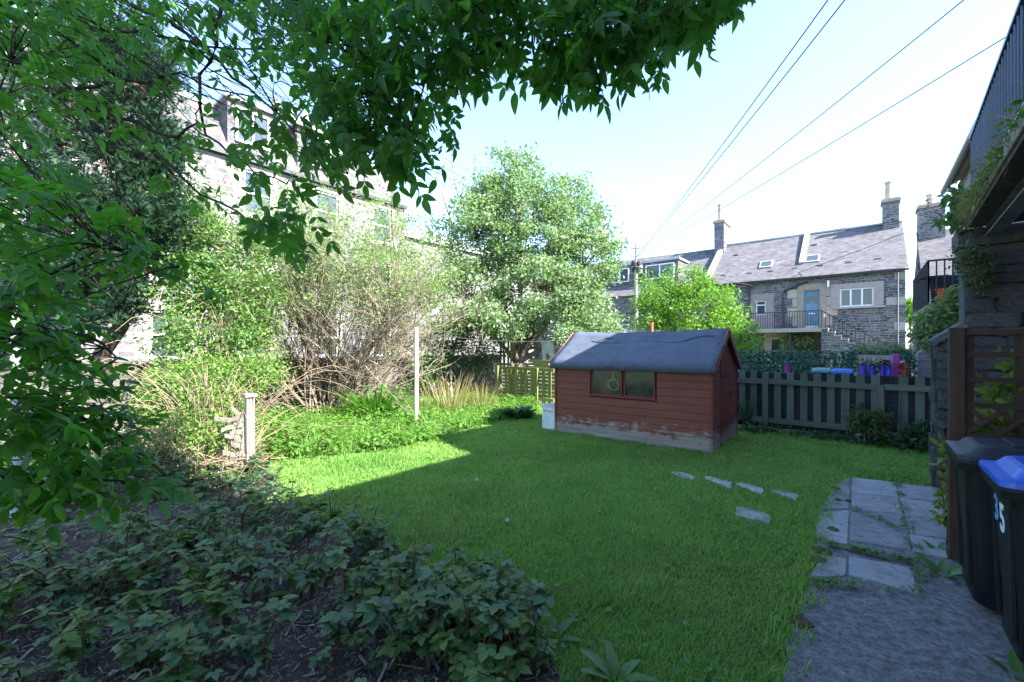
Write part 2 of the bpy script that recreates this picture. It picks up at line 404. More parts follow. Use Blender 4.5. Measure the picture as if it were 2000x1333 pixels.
for q in [[(1664,938),(1750,949),(1757,978),(1663,968)], [(1750,949),(1848,962),(1862,990),(1757,978)],
          [(1663,968),(1757,978),(1766,1012),(1662,1000)], [(1757,978),(1866,992),(1872,1025),(1766,1012)],
          [(1662,1000),(1766,1012),(1776,1050),(1660,1030)], [(1766,1012),(1872,1026),(1876,1064),(1776,1050)],
          [(1660,1030),(1776,1050),(1783,1082),(1658,1064)], [(1776,1050),(1850,1062),(1850,1100),(1783,1084)],
          [(1658,1094),(1778,1116),(1797,1168),(1656,1132)],
          [(1612,985),(1638,944),(1661,939),(1659,1000),(1604,1002)], [(1602,1006),(1659,1003),(1657,1072),(1592,1058)],
          [(1604,1092),(1655,1100),(1653,1134),(1580,1138)]]:
    slab(q)
# stepping stones in the lawn
STONES = []
def stepping(px, lab, t=.03):
    pts = [G(u, v) for u, v in px]; c_ = sum(pts, Vector())/len(pts); STONES.append([(c_.x+(p.x-c_.x)*1.12, c_.y+(p.y-c_.y)*1.25) for p in pts]); c = sum(pts, Vector())/len(pts); out = []
    for i in range(len(pts)):
        p, q = pts[i], pts[(i+1)%len(pts)]
        for k in range(4):
            w = p.lerp(q, k/4); out.append((w.x-c.x+random.uniform(-.02,.02), w.y-c.y+random.uniform(-.02,.02)))
    mb = MB(); mb.prism(out, lambda x, y: (x, y, t), lambda x, y: (x, y, -.03))
    o = mb.build('stepping_stone', m_step, bevel=.008); o.location = (c.x, c.y, 0)
    tag(o, lab, 'stepping stone', 'stone slabs set in the lawn')
row = 'grey stone slab in a row across the lawn'
stepping([(1308,926),(1322,923),(1362,936),(1350,943)], 'small grey stepping stone ending the row beside the shed')
stepping([(1372,936),(1386,934),(1432,947),(1424,958)], 'grey stepping stone second in the row from the shed')
stepping([(1434,949),(1446,947),(1494,960),(1488,971)], 'grey stepping stone third in the row from the shed')
stepping([(1504,963),(1516,961),(1562,971),(1556,983)], 'grey stepping stone ending the row beside the paved path')
stepping([(1436,998),(1448,995),(1510,1012),(1500,1026),(1440,1012)], 'single grey stepping stone lying apart from the row')

# ------------------------------------------------------------------ stone piece meshes
def stone_mesh(mat, seed, j=.1):
    r = random.Random(seed); V = []
    # unit box with chamfered, jittered front face (front = -Y)
    for y, k in ((0.5,1.0),(-.3,1.0),(-.5,.86)):
        for x, z in ((-.5,-.5),(0,-.5),(.5,-.5),(.5,.5),(0,.5),(-.5,.5)):
            V.append((x*k+r.uniform(-j,j)*.5*(abs(x)>0), y+r.uniform(-.06,.06), z*k+r.uniform(-j,j)*.7))
    F = []
    for i in range(2):
        for m in range(6): F.append((i*6+m, i*6+(m+1)%6, (i+1)*6+(m+1)%6, (i+1)*6+m))
    F.append((12,13,16,17)); F.append((13,14,15,16))
    return mk('stone', V, F, mat)
def lay_stones(parent, meshes, f, x0, x1, z0, top, row, wid, d=.06, gap=.012, tone=None, rotz=0, limit=300):
    # courses of stones on the face mapped by f(x, z, depth); top(x) is the wall's height there
    z = z0; n = 0
    while z < 8:
        h = row*random.uniform(.75,1.3); x = x0-random.uniform(0,wid*.5); any_ = False
        while x < x1:
            w = wid*random.uniform(.5,1.5); xa, xb = max(x, x0), min(x+w, x1)
            if xb-xa > .06 and z+h <= top((xa+xb)/2)+.03 and n < limit:
                p = f((xa+xb)/2, z+h/2, random.uniform(-.016,.02)); lp = p-org(parent)
                put('stone', random.choice(meshes), parent, lp, (0,0,rotz+random.choice((0,0))), (xb-xa-gap, d*2, h-gap)); n += 1; any_ = True
            x += w
        z += h
        if z > max(top(x0), top(x1), top((x0+x1)/2)): break
    return n

# boundary wall at the far side of the border
AW = -11.5
bw_ = thing('boundary_wall', 'old rubble stone boundary wall behind the shrubs and border', 'wall', (AW, 3, 0))
mb = MB(); mb.box(AW-.4, AW-.03, -7, 13.5, -.1, 1.33); mb.build('core', m_rubble_core, bw_, world=True)
ms = [stone_mesh(m_rubble, i) for i in range(6)]
fw = lambda x, z, d: Vector((AW-d, x, z))
lay_stones(bw_, ms, fw, -4, 13.5, 0, lambda x: 1.3, .21, .5, .07, rotz=R(90))
cap_me = [stone_mesh(m_rubble, 20+i) for i in range(3)]
y = -6.5
while y < 13.4:
    L = random.uniform(.45,.8); put('coping_stone', random.choice(cap_me), bw_, (-.2, y+L/2-3, 1.375), (0,0,R(90)), (L-.015, .5, .1)); y += L

# ------------------------------------------------------------------ windows, chimneys
def window(par, f, x0, x1, z0, z1, d, mul=(), rails=(), fr=.07, glass=None, back=None, curtain=None):
    mb = MB()
    mb.mbox(f, x0, x1, z1-fr, z1, d-.06, d+.04); mb.mbox(f, x0, x1, z0, z0+fr, d-.06, d+.04)
    mb.mbox(f, x0, x0+fr, z0+fr, z1-fr, d-.057, d+.04); mb.mbox(f, x1-fr, x1, z0+fr, z1-fr, d-.057, d+.04)
    for m_ in mul: mb.mbox(f, m_-fr/2, m_+fr/2, z0+fr, z1-fr, d-.054, d+.037)
    for r_ in rails: mb.mbox(f, x0+fr, x1-fr, r_-fr/2, r_+fr/2, d-.051, d+.034)
    w = mb.build('window', m_white, par, world=True)
    xs = [x0+fr]+sorted(mul)+[x1-fr]
    for i in range(len(xs)-1):
        p = MB(); p.mbox(f, xs[i]+(fr/2 if i else 0), xs[i+1]-(fr/2 if i < len(xs)-2 else 0), z0+fr, z1-fr, d+.006, d+.016)
        p.build('pane', glass or m_glass, w, world=True)
    return w
def chimney(par, x0, x1, y0, y1, z0, z1, mat, pots, potmat=None):
    mb = MB(); mb.box(x0, x1, y0, y1, z0, z1); c = mb.build('chimney', mat, par, world=True)
    mb = MB(); mb.box(x0-.08, x1+.08, y0-.08, y1+.08, z1, z1+.14); mb.box(x0-.03, x1+.03, y0-.03, y1+.03, z1+.14, z1+.22); mb.build('chimney_cap', m_sand, c, world=True)
    for px, py, h, r in pots:
        mb = MB(); mb.lathe([(r*1.1,0),(r*1.15,.08),(r*.95,.12),(r*.85,h-.14),(r*1.05,h-.1),(r*1.05,h),(r*.75,h)], (px, py, z1+.2), 14)
        mb.build('chimney_pot', potmat or m_pot, c, world=True, smooth=False)
    return c

# ------------------------------------------------------------------ far stone house with blue door
TF = 30.5
fh = thing('stone_house', 'grey whinstone house with slate roof, blue door and outside stair', 'house', (-3, TF, 0))
ff = lambda x, z, d: Vector((x, TF+d, z))
def X(u, v=640, t=TF): return PT(u, v, t).x
def Z(u, v, t=TF): return PT(u, v, t).z
A1 = X(1768); A0 = X(1383)-.25; EAVE = Z(1768, 526); RIDGE = 9.3; TD = 4.6
EAVE = 5.9
dz0, dz1 = 2.85, 5.05
door = (X(1570), X(1601), dz0, dz1)
bigw = (X(1640), X(1707), 3.98, 5.0); smw = (X(1476), X(1496), 3.72, 4.62); grw = (X(1504), X(1530), 0.75, 2.3)
mb = MB(); wall_holes(mb, ff, A0, A1, -.2, EAVE, [door, bigw, smw, grw], .25)
mb.add([(A1,TF,-.2),(A1,TF+2*TD,-.2),(A1,TF+2*TD,EAVE),(A1,TF+TD,RIDGE-.08),(A1,TF,EAVE)], [(0,1,2,3,4)])
mb.build('wall', m_farstone, fh, world=True)
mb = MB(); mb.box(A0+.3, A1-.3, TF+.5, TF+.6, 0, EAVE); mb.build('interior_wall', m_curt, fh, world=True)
# roof
def roof_slope(name, a0, a1, te, tr, ze, zr, mat, par, n=14):
    V = []; F = []
    for i in range(n+1):
        for k in range(5):
            s_ = k/4; x = a0+(a1-a0)*i/n; V.append((x, te+(tr-te)*s_, ze+(zr-ze)*s_+random.uniform(-.012,.012)))
    for i in range(n):
        for k in range(4): F.append((i*5+k, (i+1)*5+k, (i+1)*5+k+1, i*5+k+1))
    m = MB(); m.V = V; m.F = F; return m.build(name, mat, par, world=True)
rf = roof_slope('roof', A0, A1+.12, TF-.22, TF+TD, EAVE-.06, RIDGE, m_slate_x, fh)
mb = MB(); mb.add([(A0,TF+TD,RIDGE),(A1+.12,TF+TD,RIDGE),(A1+.12,TF+2*TD,EAVE),(A0,TF+2*TD,EAVE)], [(0,1,2,3)]); mb.build('rear_roof', m_slate_x, fh, world=True)
mb = MB(); mb.bar((A0,TF+TD,RIDGE+.02),(A1+.1,TF+TD,RIDGE+.02),.22,.1); mb.build('ridge_cap', m_lead, fh, world=True)
mb = MB(); mb.bar((A0,TF-.24,EAVE-.13),(A1+.15,TF-.24,EAVE-.13),.1,.1); mb.build('gutter', m_iron, fh, world=True)
def on_roof(u, v):   # pixel -> point on the front slope
    r = ray(u, v); n = Vector((0, -(RIDGE-EAVE), TD)); p0 = Vector((0, TF, EAVE)); k = n.dot(p0-CAM)/n.dot(r); return CAM+r*k
nrm = Vector((0, -(RIDGE-EAVE), TD)).normalized(); upv = Vector((0, TD, RIDGE-EAVE)).normalized()
for u, v in ((1497,519),(1587,508)):
    p = on_roof(u, v); s_ = thing; mb = MB()
    mb.bar(p-upv*.42+nrm*.06, p+upv*.42+nrm*.06, .72, .14, up=nrm); sk = mb.build('skylight', m_lead, fh, world=True)
    mb = MB(); mb.bar(p-upv*.32+nrm*.135, p+upv*.32+nrm*.135, .56, .012, up=nrm); mb.build('pane', m_glass, sk, world=True)
for u, v in ((1412,540),(1463,536),(1505,532),(1552,526),(1601,521),(1657,515),(1714,508),(1590,480),(1438,500)):
    p = on_roof(u, v); mb = MB(); mb.bar(p-upv*.06+nrm*.05, p+upv*.08+nrm*.03, .3, .08, up=nrm); mb.build('roof_vent', m_iron, fh, world=True)
p0 = on_roof(1566,518); p1 = on_roof(1578,478)
mb = MB(); mb.bar(Vector((p0.x,p0.y,p0.z))+nrm*.08, Vector((p0.x,TF+TD,RIDGE))+nrm*.08, .28, .24, up=nrm); mb.build('roof_skew', m_sandpale, fh, world=True)
mb = MB(); mb.bar(Vector((A0+.14,TF-.2,EAVE))+nrm*.08, Vector((A0+.14,TF+TD,RIDGE))+nrm*.08, .3, .26, up=nrm); mb.build('roof_skew', m_sandpale, fh, world=True)
cx = A1-.45; chimney(fh, A1-.8, A1-.05, TF+TD-.65, TF+TD+.4, RIDGE-.9, RIDGE+1.15, m_farstone, [(A1-.5, TF+TD-.1, 1.15, .2)])
chimney(fh, A0-.28, A0+.38, TF+TD-1.0, TF+TD+.9, RIDGE-1.1, RIDGE+1.5, m_farstone, [(A0+.08,TF+TD-.75,1.2,.19),(A0+.08,TF+TD-.2,.95,.16),(A0+.08,TF+TD+.3,.95,.16),(A0+.08,TF+TD+.7,.7,.15)])
# dressings, door, windows
def surround(x0, x1, z0, z1, w, mat, lint=.3, sill=.15):
    mb = MB(); mb.mbox(ff, x0-w, x0, z0-sill, z1+lint, -.035, .2); mb.mbox(ff, x1, x1+w, z0-sill, z1+lint, -.035, .2)
    mb.mbox(ff, x0, x1, z1, z1+lint, -.035, .2)
    if sill: mb.mbox(ff, x0, x1, z0-sill, z0, -.035, .2)
    return mb.build('stone_surround', mat, fh, world=True)
surround(*door, .32, m_sand, .35, 0); surround(*bigw, .4, m_sandpink, .28, .12); surround(*smw, .42, m_sandpink, .42, 1.0); surround(*grw, .3, m_sand, .3, .15)
for i, z in enumerate((3.0,3.55,4.1,4.65)):
    for s_ in (-1, 1):
        w = .5 if i % 2 else .25; xb = door[0]-.32 if s_ < 0 else door[1]+.32
        mb = MB(); mb.mbox(ff, min(xb, xb+s_*w), max(xb, xb+s_*w), z, z+.5, -.02, .1); mb.build('quoin', m_sand, fh, world=True)
z = 0; i = 0
while z < EAVE-.4:
    w = .75 if i % 2 else .42; mb = MB(); mb.mbox(ff, A1-w, A1+.02, z, z+.42, -.03, .5); mb.build('quoin', m_sandpale if i % 3 == 0 else m_farstone, fh, world=True); z += .44; i += 1
mb = MB(); mb.mbox(ff, bigw[0]-.3, bigw[1]+.5, bigw[2]-.1, bigw[2]-.01, -.16, .05); mb.build('sill', m_sandpale, fh, world=True)
wb = bigw[1]-bigw[0]; window(fh, ff, *bigw, .1, (bigw[0]+wb*.33, bigw[0]+wb*.66), (), .08)
window(fh, ff, *smw, .1, (), (smw[2]+.62,), .07); window(fh, ff, *grw, .1, (), (grw[2]+.75,), .07)
dm = MB(); dm.mbox(ff, door[0]+.06, door[1]-.06, dz0, dz1-.06, .12, .18); dr = dm.build('door', m_bluedoor, fh, world=True)
fm = MB(); fm.mbox(ff, door[0], door[0]+.06, dz0, dz1, .06, .2); fm.mbox(ff, door[1]-.06, door[1], dz0, dz1, .06, .2); fm.mbox(ff, door[0]+.06, door[1]-.06, dz1-.06, dz1, .06, .2); fm.build('door_frame', m_bluedoor, fh, world=True)
dw = door[1]-door[0]; dc = (door[0]+door[1])/2
for sx in (-1, 1):
    for z0, z1 in ((dz0+.2,dz0+.75),(dz0+.95,dz0+1.4)):
        pm = MB(); pm.mbox(ff, dc+sx*dw*.2-.16, dc+sx*dw*.2+.16, z0, z1, .105, .125); pm.build('door_panel', m_bluedoor, dr, world=True)
for k in range(5):   # fanlight
    a0_, a1_ = math.pi*k/5+.04, math.pi*(k+1)/5-.04; pts = [(dc+r_*math.cos(a_), dz0+1.52+r_*math.sin(a_)) for r_, a_ in ((.1,a0_),(.36,a0_),(.36,(a0_+a1_)/2),(.36,a1_),(.1,a1_))]
    pm = MB(); pm.prism(pts, lambda x, z: ff(x, z, .11), lambda x, z: ff(x, z, .13)); pm.build('fanlight_pane', m_glassd, dr, world=True)
pm = MB(); pm.mbox(ff, dc-.15, dc+.15, dz0+.82, dz0+.88, .1, .13); pm.build('letter_box', m_white, dr, world=True)
pm = MB(); pm.mbox(ff, door[0]+.06, door[1]-.06, dz0+.02, dz0+.14, .1, .14); pm.build('weather_bar', m_white, dr, world=True)
# balcony, stair and railings of the far house
TB = TF-1.25
bx0 = X(1440, t=TB); bx1 = X(1604, t=TB)
mb = MB(); mb.box(bx0, bx1, TB, TF-.01, 2.6, 2.82); bal = mb.build('balcony_slab', m_sandpale, fh, world=True)
for ua, ub in ((1480,1486),(1541,1546)):
    mb = MB(); mb.box(X(ua, t=TB+.4), X(ub, t=TB+.4), TB+.3, TB+.5, -.1, 2.6); mb.build('balcony_post', m_iron, fh, world=True)
nst = 14; run = .29; rise = 2.8/nst
for i in range(nst):
    x0 = bx1+i*run; zt = 2.8-i*rise
    mb = MB(); mb.box(x0+.002, x0+run, TB+.04, TF-.012, -.1, zt-.07); mb.build('stair_block', m_farstone, fh, world=True)
    mb = MB(); mb.box(x0, x0+run+.03, TB-.01, TF-.014, zt-.068, zt); mb.build('stair_tread', m_sandpale, fh, world=True)
def rail_run(p, q, n, h=.95, par=fh):
    p = Vector(p); q = Vector(q); mb = MB(); mb.bar(p+Vector((0,0,h)), q+Vector((0,0,h)), .05, .04); mb.build('handrail', m_iron, par, world=True)
    for i in range(n+1):
        w = p.lerp(q, i/n); mb = MB(); mb.bar(w, w+Vector((0,0,h)), .028, .028); mb.build('baluster', m_iron, par, world=True)
rail_run((bx0,TB+.06,2.82),(bx1,TB+.06,2.82),34); rail_run((bx1,TB+.06,2.8),(bx1+nst*run,TB+.06,.0),22)
# downpipes, lamp, meter
for pts in ([(X(1464),TF-.1,EAVE-.15),(X(1464),TF-.1,.2)], [(X(1577),TF-.1,5.55),(X(1532),TF-.1,5.1),(X(1530),TF-.1,4.6),(X(1530),TF-.1,2.85)]):
    mb = MB(); mb.tube(pts, .055, 8); mb.build('downpipe', m_iron, fh, world=True)
mb = MB(); mb.mbox(ff, X(1616), X(1620), 5.15, 5.5, -.2, -.02); mb.build('wall_lamp', m_white, fh, world=True)
mb = MB(); mb.mbox(ff, X(1609), X(1614), 3.45, 3.65, -.08, -.01); mb.build('meter_box', m_white, fh, world=True)
mb = MB(); mb.tube([(A1-.28,TF-.06,EAVE-.2),(A1-.28,TF-.06,.1)], .03, 6); mb.build('drain_pipe', m_pipe, fh, world=True)

# attached house continuing to the left
ah = thing('attached_house', 'slate roofed house joined to the stone house beyond the elder tree', 'house', (-15, TF, 0))
B0, B1 = -24.0, A0-.01
mb = MB(); wall_holes(mb, ff, B0, B1, -.2, EAVE-.3, [(-16.5,-15.6,3.6,5.0),(-12,-11.1,3.6,5)], .25); mb.build('wall', m_farstone, ah, world=True)
roof_slope('roof', B0, B1, TF-.2, TF+TD, EAVE-.35, RIDGE-.12, m_slate_x, ah)
mb = MB(); mb.add([(B0,TF+TD,RIDGE-.12),(B1,TF+TD,RIDGE-.12),(B1,TF+2*TD,EAVE),(B0,TF+2*TD,EAVE)], [(0,1,2,3)]); mb.add([(B0,TF,-.2),(B0,TF,EAVE-.3),(B0,TF+TD,RIDGE-.15),(B0,TF+2*TD,EAVE),(B0,TF+2*TD,-.2)], [(0,1,2,3,4)]); mb.build('rear_roof', m_slate_x, ah, world=True)
for h in ((-16.5,-15.6,3.6,5.0),(-12,-11.1,3.6,5)): window(ah, ff, *h, .1, (), (4.3,), .07)
for u, wd_ in ((1212,1.0),(1290,1.3)):
    x = PT(u, 545, TF+1.0).x; mb = MB(); mb.box(x-wd_, x+wd_, TF+.9, TF+4.0, 6.2, 8.0); d_ = mb.build('dormer', m_slate_x, ah, world=True)
    mb = MB(); mb.box(x-wd_-.12, x+wd_+.12, TF+.8, TF+4.0, 8.0, 8.14); mb.build('dormer_roof', m_lead, d_, world=True)
    fd = lambda xx, z, d: Vector((xx, TF+.9+d, z)); window(d_, fd, x-wd_+.25, x+wd_-.25, 6.75, 7.8, -.03, (x,), (), .07)

# ------------------------------------------------------------------ pale tenement on the left
AL = -18.0
lt = thing('tenement_building', 'tall pale sandstone tenement with slated attic and dormers behind the boundary wall', 'building', (AL, 6, 0))
fl = lambda x, z, d: Vector((AL-d, x, z))
def YL(u, v=500): return PA(u, v, AL).y
EL = PA(560, 340, AL).z; L0, L1 = -16.0, 13.6
holes = []
for zc, h in ((1.35,1.0),(4.0,1.65),(6.75,1.65)):
    for yc in [YL(640, 440)+k*2.75 for k in range(-8, 3)]:
        if L0+1 < yc < L1-.8: holes.append((yc-.52, yc+.52, zc, zc+h+(.6 if zc < 2 else 0)))
holes = [(a, b, z0, z1) for a, b, z0, z1 in holes]
mb = MB(); wall_holes(mb, fl, L0, L1, -.6, EL, holes, .22)
mb.add([fl(L1,-.6,0), fl(L1,-.6,9), fl(L1,EL,9), fl(L1,EL+2.6,5), fl(L1,EL+2.3,1.5), fl(L1,EL,0)], [(0,1,2,3,4,5)])
mb.build('wall', m_pale, lt, world=True)
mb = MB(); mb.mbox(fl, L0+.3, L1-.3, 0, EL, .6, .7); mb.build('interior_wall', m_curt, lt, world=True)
for h in holes:
    mb = MB(); mb.mbox(fl, h[0]-.16, h[1]+.16, h[3], h[3]+.24, -.02, .2); mb.mbox(fl, h[0]-.16, h[0], h[2], h[3], -.017, .2); mb.mbox(fl, h[1], h[1]+.16, h[2], h[3], -.017, .2); mb.mbox(fl, h[0]-.2, h[1]+.2, h[2]-.14, h[2], -.08, .2)
    mb.build('stone_surround', m_sandpale, lt, world=True); window(lt, fl, *h, .1, (), ((h[2]+h[3])/2,), .075)
mb = MB(); mb.mbox(fl, L0, L1+.05, EL-.02, EL+.12, -.2, .1); mb.build('eaves_gutter', m_iron, lt, world=True)
mb = MB(); mb.add([fl(L0,EL+.1,.02), fl(L1,EL+.1,.02), fl(L1,EL+2.3,1.5), fl(L0,EL+2.3,1.5)], [(0,1,2,3)]); mb.add([fl(L0,EL+2.3,1.5), fl(L1,EL+2.3,1.5), fl(L1,EL+2.6,5), fl(L0,EL+2.6,5)], [(0,1,2,3)]); mb.build('mansard_roof', m_slate_y, lt, world=True)
mb = MB(); mb.mbox(fl, L0, L1+.05, EL+2.26, EL+2.42, 1.4, 1.62); mb.build('roof_flashing', m_lead, lt, world=True)
for yc in (YL(448, 260)+.9, YL(448,260)-4.2, YL(600, 320)+.6, YL(448,260)-9):
    mb = MB(); mb.mbox(fl, yc-.85, yc+.85, EL+.15, EL+2.3, .35, 2.0); d_ = mb.build('dormer', m_slate_y, lt, world=True)
    mb = MB(); mb.mbox(fl, yc-.98, yc+.98, EL+2.3, EL+2.42, .2, 2.2); mb.build('dormer_roof', m_lead, d_, world=True)
    window(d_, fl, yc-.6, yc+.6, EL+.8, EL+2.1, .32, (yc,), (), .08)
chimney(lt, AL-5.5, AL-4.2, 9.0, 11.5, EL+1.5, EL+4.4, m_pale, [(AL-4.8,9.5,.8,.2),(AL-4.8,10.2,.8,.2),(AL-4.8,10.9,.8,.2)])
# lower grey-roofed building beyond it
lb = thing('lower_building', 'lower building with smooth grey roof beyond the pale tenement', 'building', (AL-1, 18, 0))
mb = MB(); mb.box(AL-8, AL-1, L1+.05, 26, -.5, 7.6); mb.build('wall', m_pale, lb, world=True)
mb = MB(); mb.add([(AL-.8,L1+.06,7.6),(AL-.8,26,7.6),(AL-4.5,26,9.4),(AL-4.5,L1+.06,9.4)], [(0,1,2,3)]); mb.add([(AL-4.5,L1+.06,9.4),(AL-4.5,26,9.4),(AL-8.2,26,7.6),(AL-8.2,L1+.06,7.6)], [(0,1,2,3)]); mb.add([(AL-.8,26,7.6),(AL-8.2,26,7.6),(AL-4.5,26,9.4)], [(0,1,2)]); mb.build('roof', m_lead, lb, world=True)

# ------------------------------------------------------------------ the house whose shadow lies on the lawn, and its neighbour
AH = 2.1
oh = thing('near_house', 'dark stone house wall rising behind the balcony beside the path', 'house', (AH, 2, 0))
fh2 = lambda x, z, d: Vector((AH+d, x, z))
hs = [(-3,-2,.9,2.4),(.5,1.5,0.02,2.1),(3.2,4.2,.9,2.3)]
mb = MB(); wall_holes(mb, fh2, -4.5, 6.39, -.1, 5.75, hs, .25); mb.build('wall', m_farstone_y, oh, world=True)
for h in hs: window(oh, fh2, *h, .12, (), ((h[2]+h[3])/2,), .07)
mb = MB(); mb.add([fh2(-4.5,5.7,-.25), fh2(6.39,5.7,-.25), fh2(6.39,7.7,3.6), fh2(-4.5,7.7,3.6)], [(0,1,2,3)]); mb.add([fh2(-4.5,7.7,3.6), fh2(6.39,7.7,3.6), fh2(6.39,5.7,7.4), fh2(-4.5,5.7,7.4)], [(0,1,2,3)]); mb.build('roof', m_slate_y, oh, world=True)
mb = MB(); mb.add([fh2(-4.5,-.1,0), fh2(-4.5,5.75,0), fh2(-4.5,7.6,3.6), fh2(-4.5,5.75,7.2), fh2(-4.5,-.1,7.2)], [(0,1,2,3,4)]); mb.build('gable', m_farstone_y, oh, world=True)
# unseen taller wing added to the house to keep sun off the mulch bed
WE = 8.5
mb = MB(); mb.add([fh2(-4.5,5.74,.02), fh2(2.9,5.74,.02), fh2(2.9,WE,.02), fh2(-4.5,WE,.02)], [(0,1,2,3)]); mb.add([fh2(2.9,5.0,.02), fh2(2.9,WE,.02), fh2(2.9,WE+2,3.6), fh2(2.9,WE,7.2), fh2(2.9,5.0,7.2)], [(0,1,2,3,4)]); mb.add([fh2(-4.5,5.0,.02), fh2(-4.5,WE,.02), fh2(-4.5,WE+2,3.6), fh2(-4.5,WE,7.2), fh2(-4.5,5.0,7.2)], [(0,1,2,3,4)]); mb.build('shade_wing_wall', m_farstone_y, oh, world=True)
mb = MB(); mb.add([fh2(-4.6,WE-.05,-.25), fh2(3.0,WE-.05,-.25), fh2(3.0,WE+2,3.6), fh2(-4.6,WE+2,3.6)], [(0,1,2,3)]); mb.add([fh2(-4.6,WE+2,3.6), fh2(3.0,WE+2,3.6), fh2(3.0,WE,7.4), fh2(-4.6,WE,7.4)], [(0,1,2,3)]); mb.build('shade_wing_roof', m_slate_y, oh, world=True)
AN = 2.4
nh = thing('neighbour_house', 'neighbouring stone house with purple grey wall and gutter beyond the dark wall', 'house', (AN, 15, 0))
fn2 = lambda x, z, d: Vector((AN+d, x, z))
N0, N1, NE = 6.4, 20.4, 7.1
m_lilac = M_brick('lilac_grey_rubble', 'y', .4, .16, [(.16,.145,.17),(.24,.22,.25),(.2,.18,.2),(.28,.26,.28)], (.25,.24,.25), .02, warp=.03, squash=.7)
hs = [(11,12,3.9,5.3),(14.5,15.4,3.05,5.1),(17.6,18.5,3.9,5.3)]
mb = MB(); wall_holes(mb, fn2, N0, N1, -.1, NE, hs, .25); mb.add([fn2(N1,-.1,0), fn2(N1,NE,0), fn2(N1,NE+2.2,3.6), fn2(N1,NE,7.2), fn2(N1,-.1,7.2)], [(0,1,2,3,4)]); mb.add([fn2(N0,-.1,.3), fn2(N0,NE,0.0), fn2(N0,NE+2.2,3.6), fn2(N0,NE,7.2), fn2(N0,-.1,7.2)], [(0,1,2,3,4)])
mb.build('wall', m_lilac, nh, world=True)
for h in hs: window(nh, fn2, *h, .12, (), ((h[2]+h[3])/2,), .07)
mb = MB(); mb.add([fn2(N0,NE-.05,-.3), fn2(N1+.2,NE-.05,-.3), fn2(N1+.2,NE+2.25,3.6), fn2(N0,NE+2.25,3.6)], [(0,1,2,3)]); mb.add([fn2(N0,NE+2.25,3.6), fn2(N1+.2,NE+2.25,3.6), fn2(N1+.2,NE,7.4), fn2(N0,NE,7.4)], [(0,1,2,3)]); mb.build('roof', m_slate_y, nh, world=True)
mb = MB(); mb.tube([fn2(N0,NE-.12,-.33), fn2(N1+.25,NE-.12,-.33)], .075, 8); mb.build('gutter', m_pipe, nh, world=True)
mb = MB(); mb.tube([fn2(N1-.5,NE-.15,-.3), fn2(N1-.5,NE-.5,-.1), fn2(N1-.5,.1,-.1)], .06, 8); mb.build('downpipe', m_pipe, nh, world=True)

# cottage whose lit slates and chimney show in the gap
ck = thing('slated_cottage', 'distant cottage with pale lit slates and stone chimney in the gap between houses', 'house', (6, 33, 0))
c0, ct, ce, cr_ = 2.6, 33.0, 5.2, 8.9
mb = MB(); mb.box(c0, 12, ct, ct+8, -.1, ce); mb.build('wall', m_farstone, ck, world=True)
roof_slope('roof', c0-.1, 12, ct-.2, ct+4, ce-.05, cr_, m_slate_x, ck)
mb = MB(); mb.add([(c0,ct,ce),(c0,ct+4,cr_),(c0,ct+8,ce)], [(0,1,2)]); mb.add([(c0,ct+4,cr_),(12,ct+4,cr_),(12,ct+8,ce),(c0,ct+8,ce)], [(0,1,2,3)]); mb.build('rear_roof', m_slate_x, ck, world=True)
chimney(ck, c0-.02, c0+1.15, ct+3.3, ct+4.6, ce, cr_+1.3, m_farstone, [(c0+.55,ct+4,.75,.2)])
# ------------------------------------------------------------------ garden shed
SX0, SX1, SY0, SY1, SE, SR = -4.84, -1.9, 7.39, 9.10, 1.41, 2.0
SC = (SX0+SX1)/2
def M_shed(name, axis, wear=1.0, c1=(.15,.048,.032), c2=(.215,.075,.05)):
    m, nt, b = newmat(name); tc = nd(nt, 'TexCoord'); v = coords(nt, {'x': (.05,1,1), 'y': (1,.05,1), 'z': (1,1,.05)}[axis])
    n1 = noise(nt, v, 30, 6, .65); col = ramp(nt, n1, [(.3, c1), (.72, c2)])
    wn = noise(nt, tc.outputs['Object'], 2.4, 6, .7); col = mixc(nt, ramp(nt, wn, [(.45,(0,0,0)),(.75,(.6,.6,.6))]), col, (.12,.045,.035))
    # paint worn off along the foot of the wall
    sp = nd(nt, 'SeparateXYZ'); nt.links.new(tc.outputs['Object'], sp.inputs[0])
    st = nd(nt, 'Mapping'); st.inputs['Scale'].default_value = (1,1,2.2); nt.links.new(tc.outputs['Object'], st.inputs[0]); wn2 = noise(nt, st.outputs[0], 3.0, 6, .72)
    sub = nd(nt, 'Math', operation='MULTIPLY_ADD'); nt.links.new(wn2, sub.inputs[0]); sub.inputs[1].default_value = 1.05; sub.inputs[2].default_value = -.22
    df = nd(nt, 'Math', operation='SUBTRACT'); nt.links.new(sub.outputs[0], df.inputs[0]); nt.links.new(sp.outputs[2], df.inputs[1])
    mk_ = nd(nt, 'MapRange'); mk_.inputs[1].default_value = -.02; mk_.inputs[2].default_value = .1; mk_.inputs[4].default_value = wear; nt.links.new(df.outputs[0], mk_.inputs[0])
    grey = ramp(nt, n1, [(.25,(.16,.125,.105)),(.75,(.36,.32,.28))]); col = mixc(nt, mk_.outputs[0], col, grey)
    sn = noise(nt, v, 75, 3, .8); col = mixc(nt, ramp(nt, sn, [(.68,(0,0,0)),(.84,(.4,.4,.4))]), col, (.36,.3,.27))
    nt.links.new(col, b.inputs['Base Color']); b.inputs['Roughness'].default_value = .72; b.inputs['Specular IOR Level'].default_value = .25
    bump(nt, b, n1, .35, .004); return m
m_shedx = M_shed('red_shed_paint', 'x'); m_shedy = M_shed('red_shed_paint_end', 'y'); m_shedz = M_shed('red_shed_paint_door', 'z', .6, (.16,.03,.025), (.22,.045,.035))
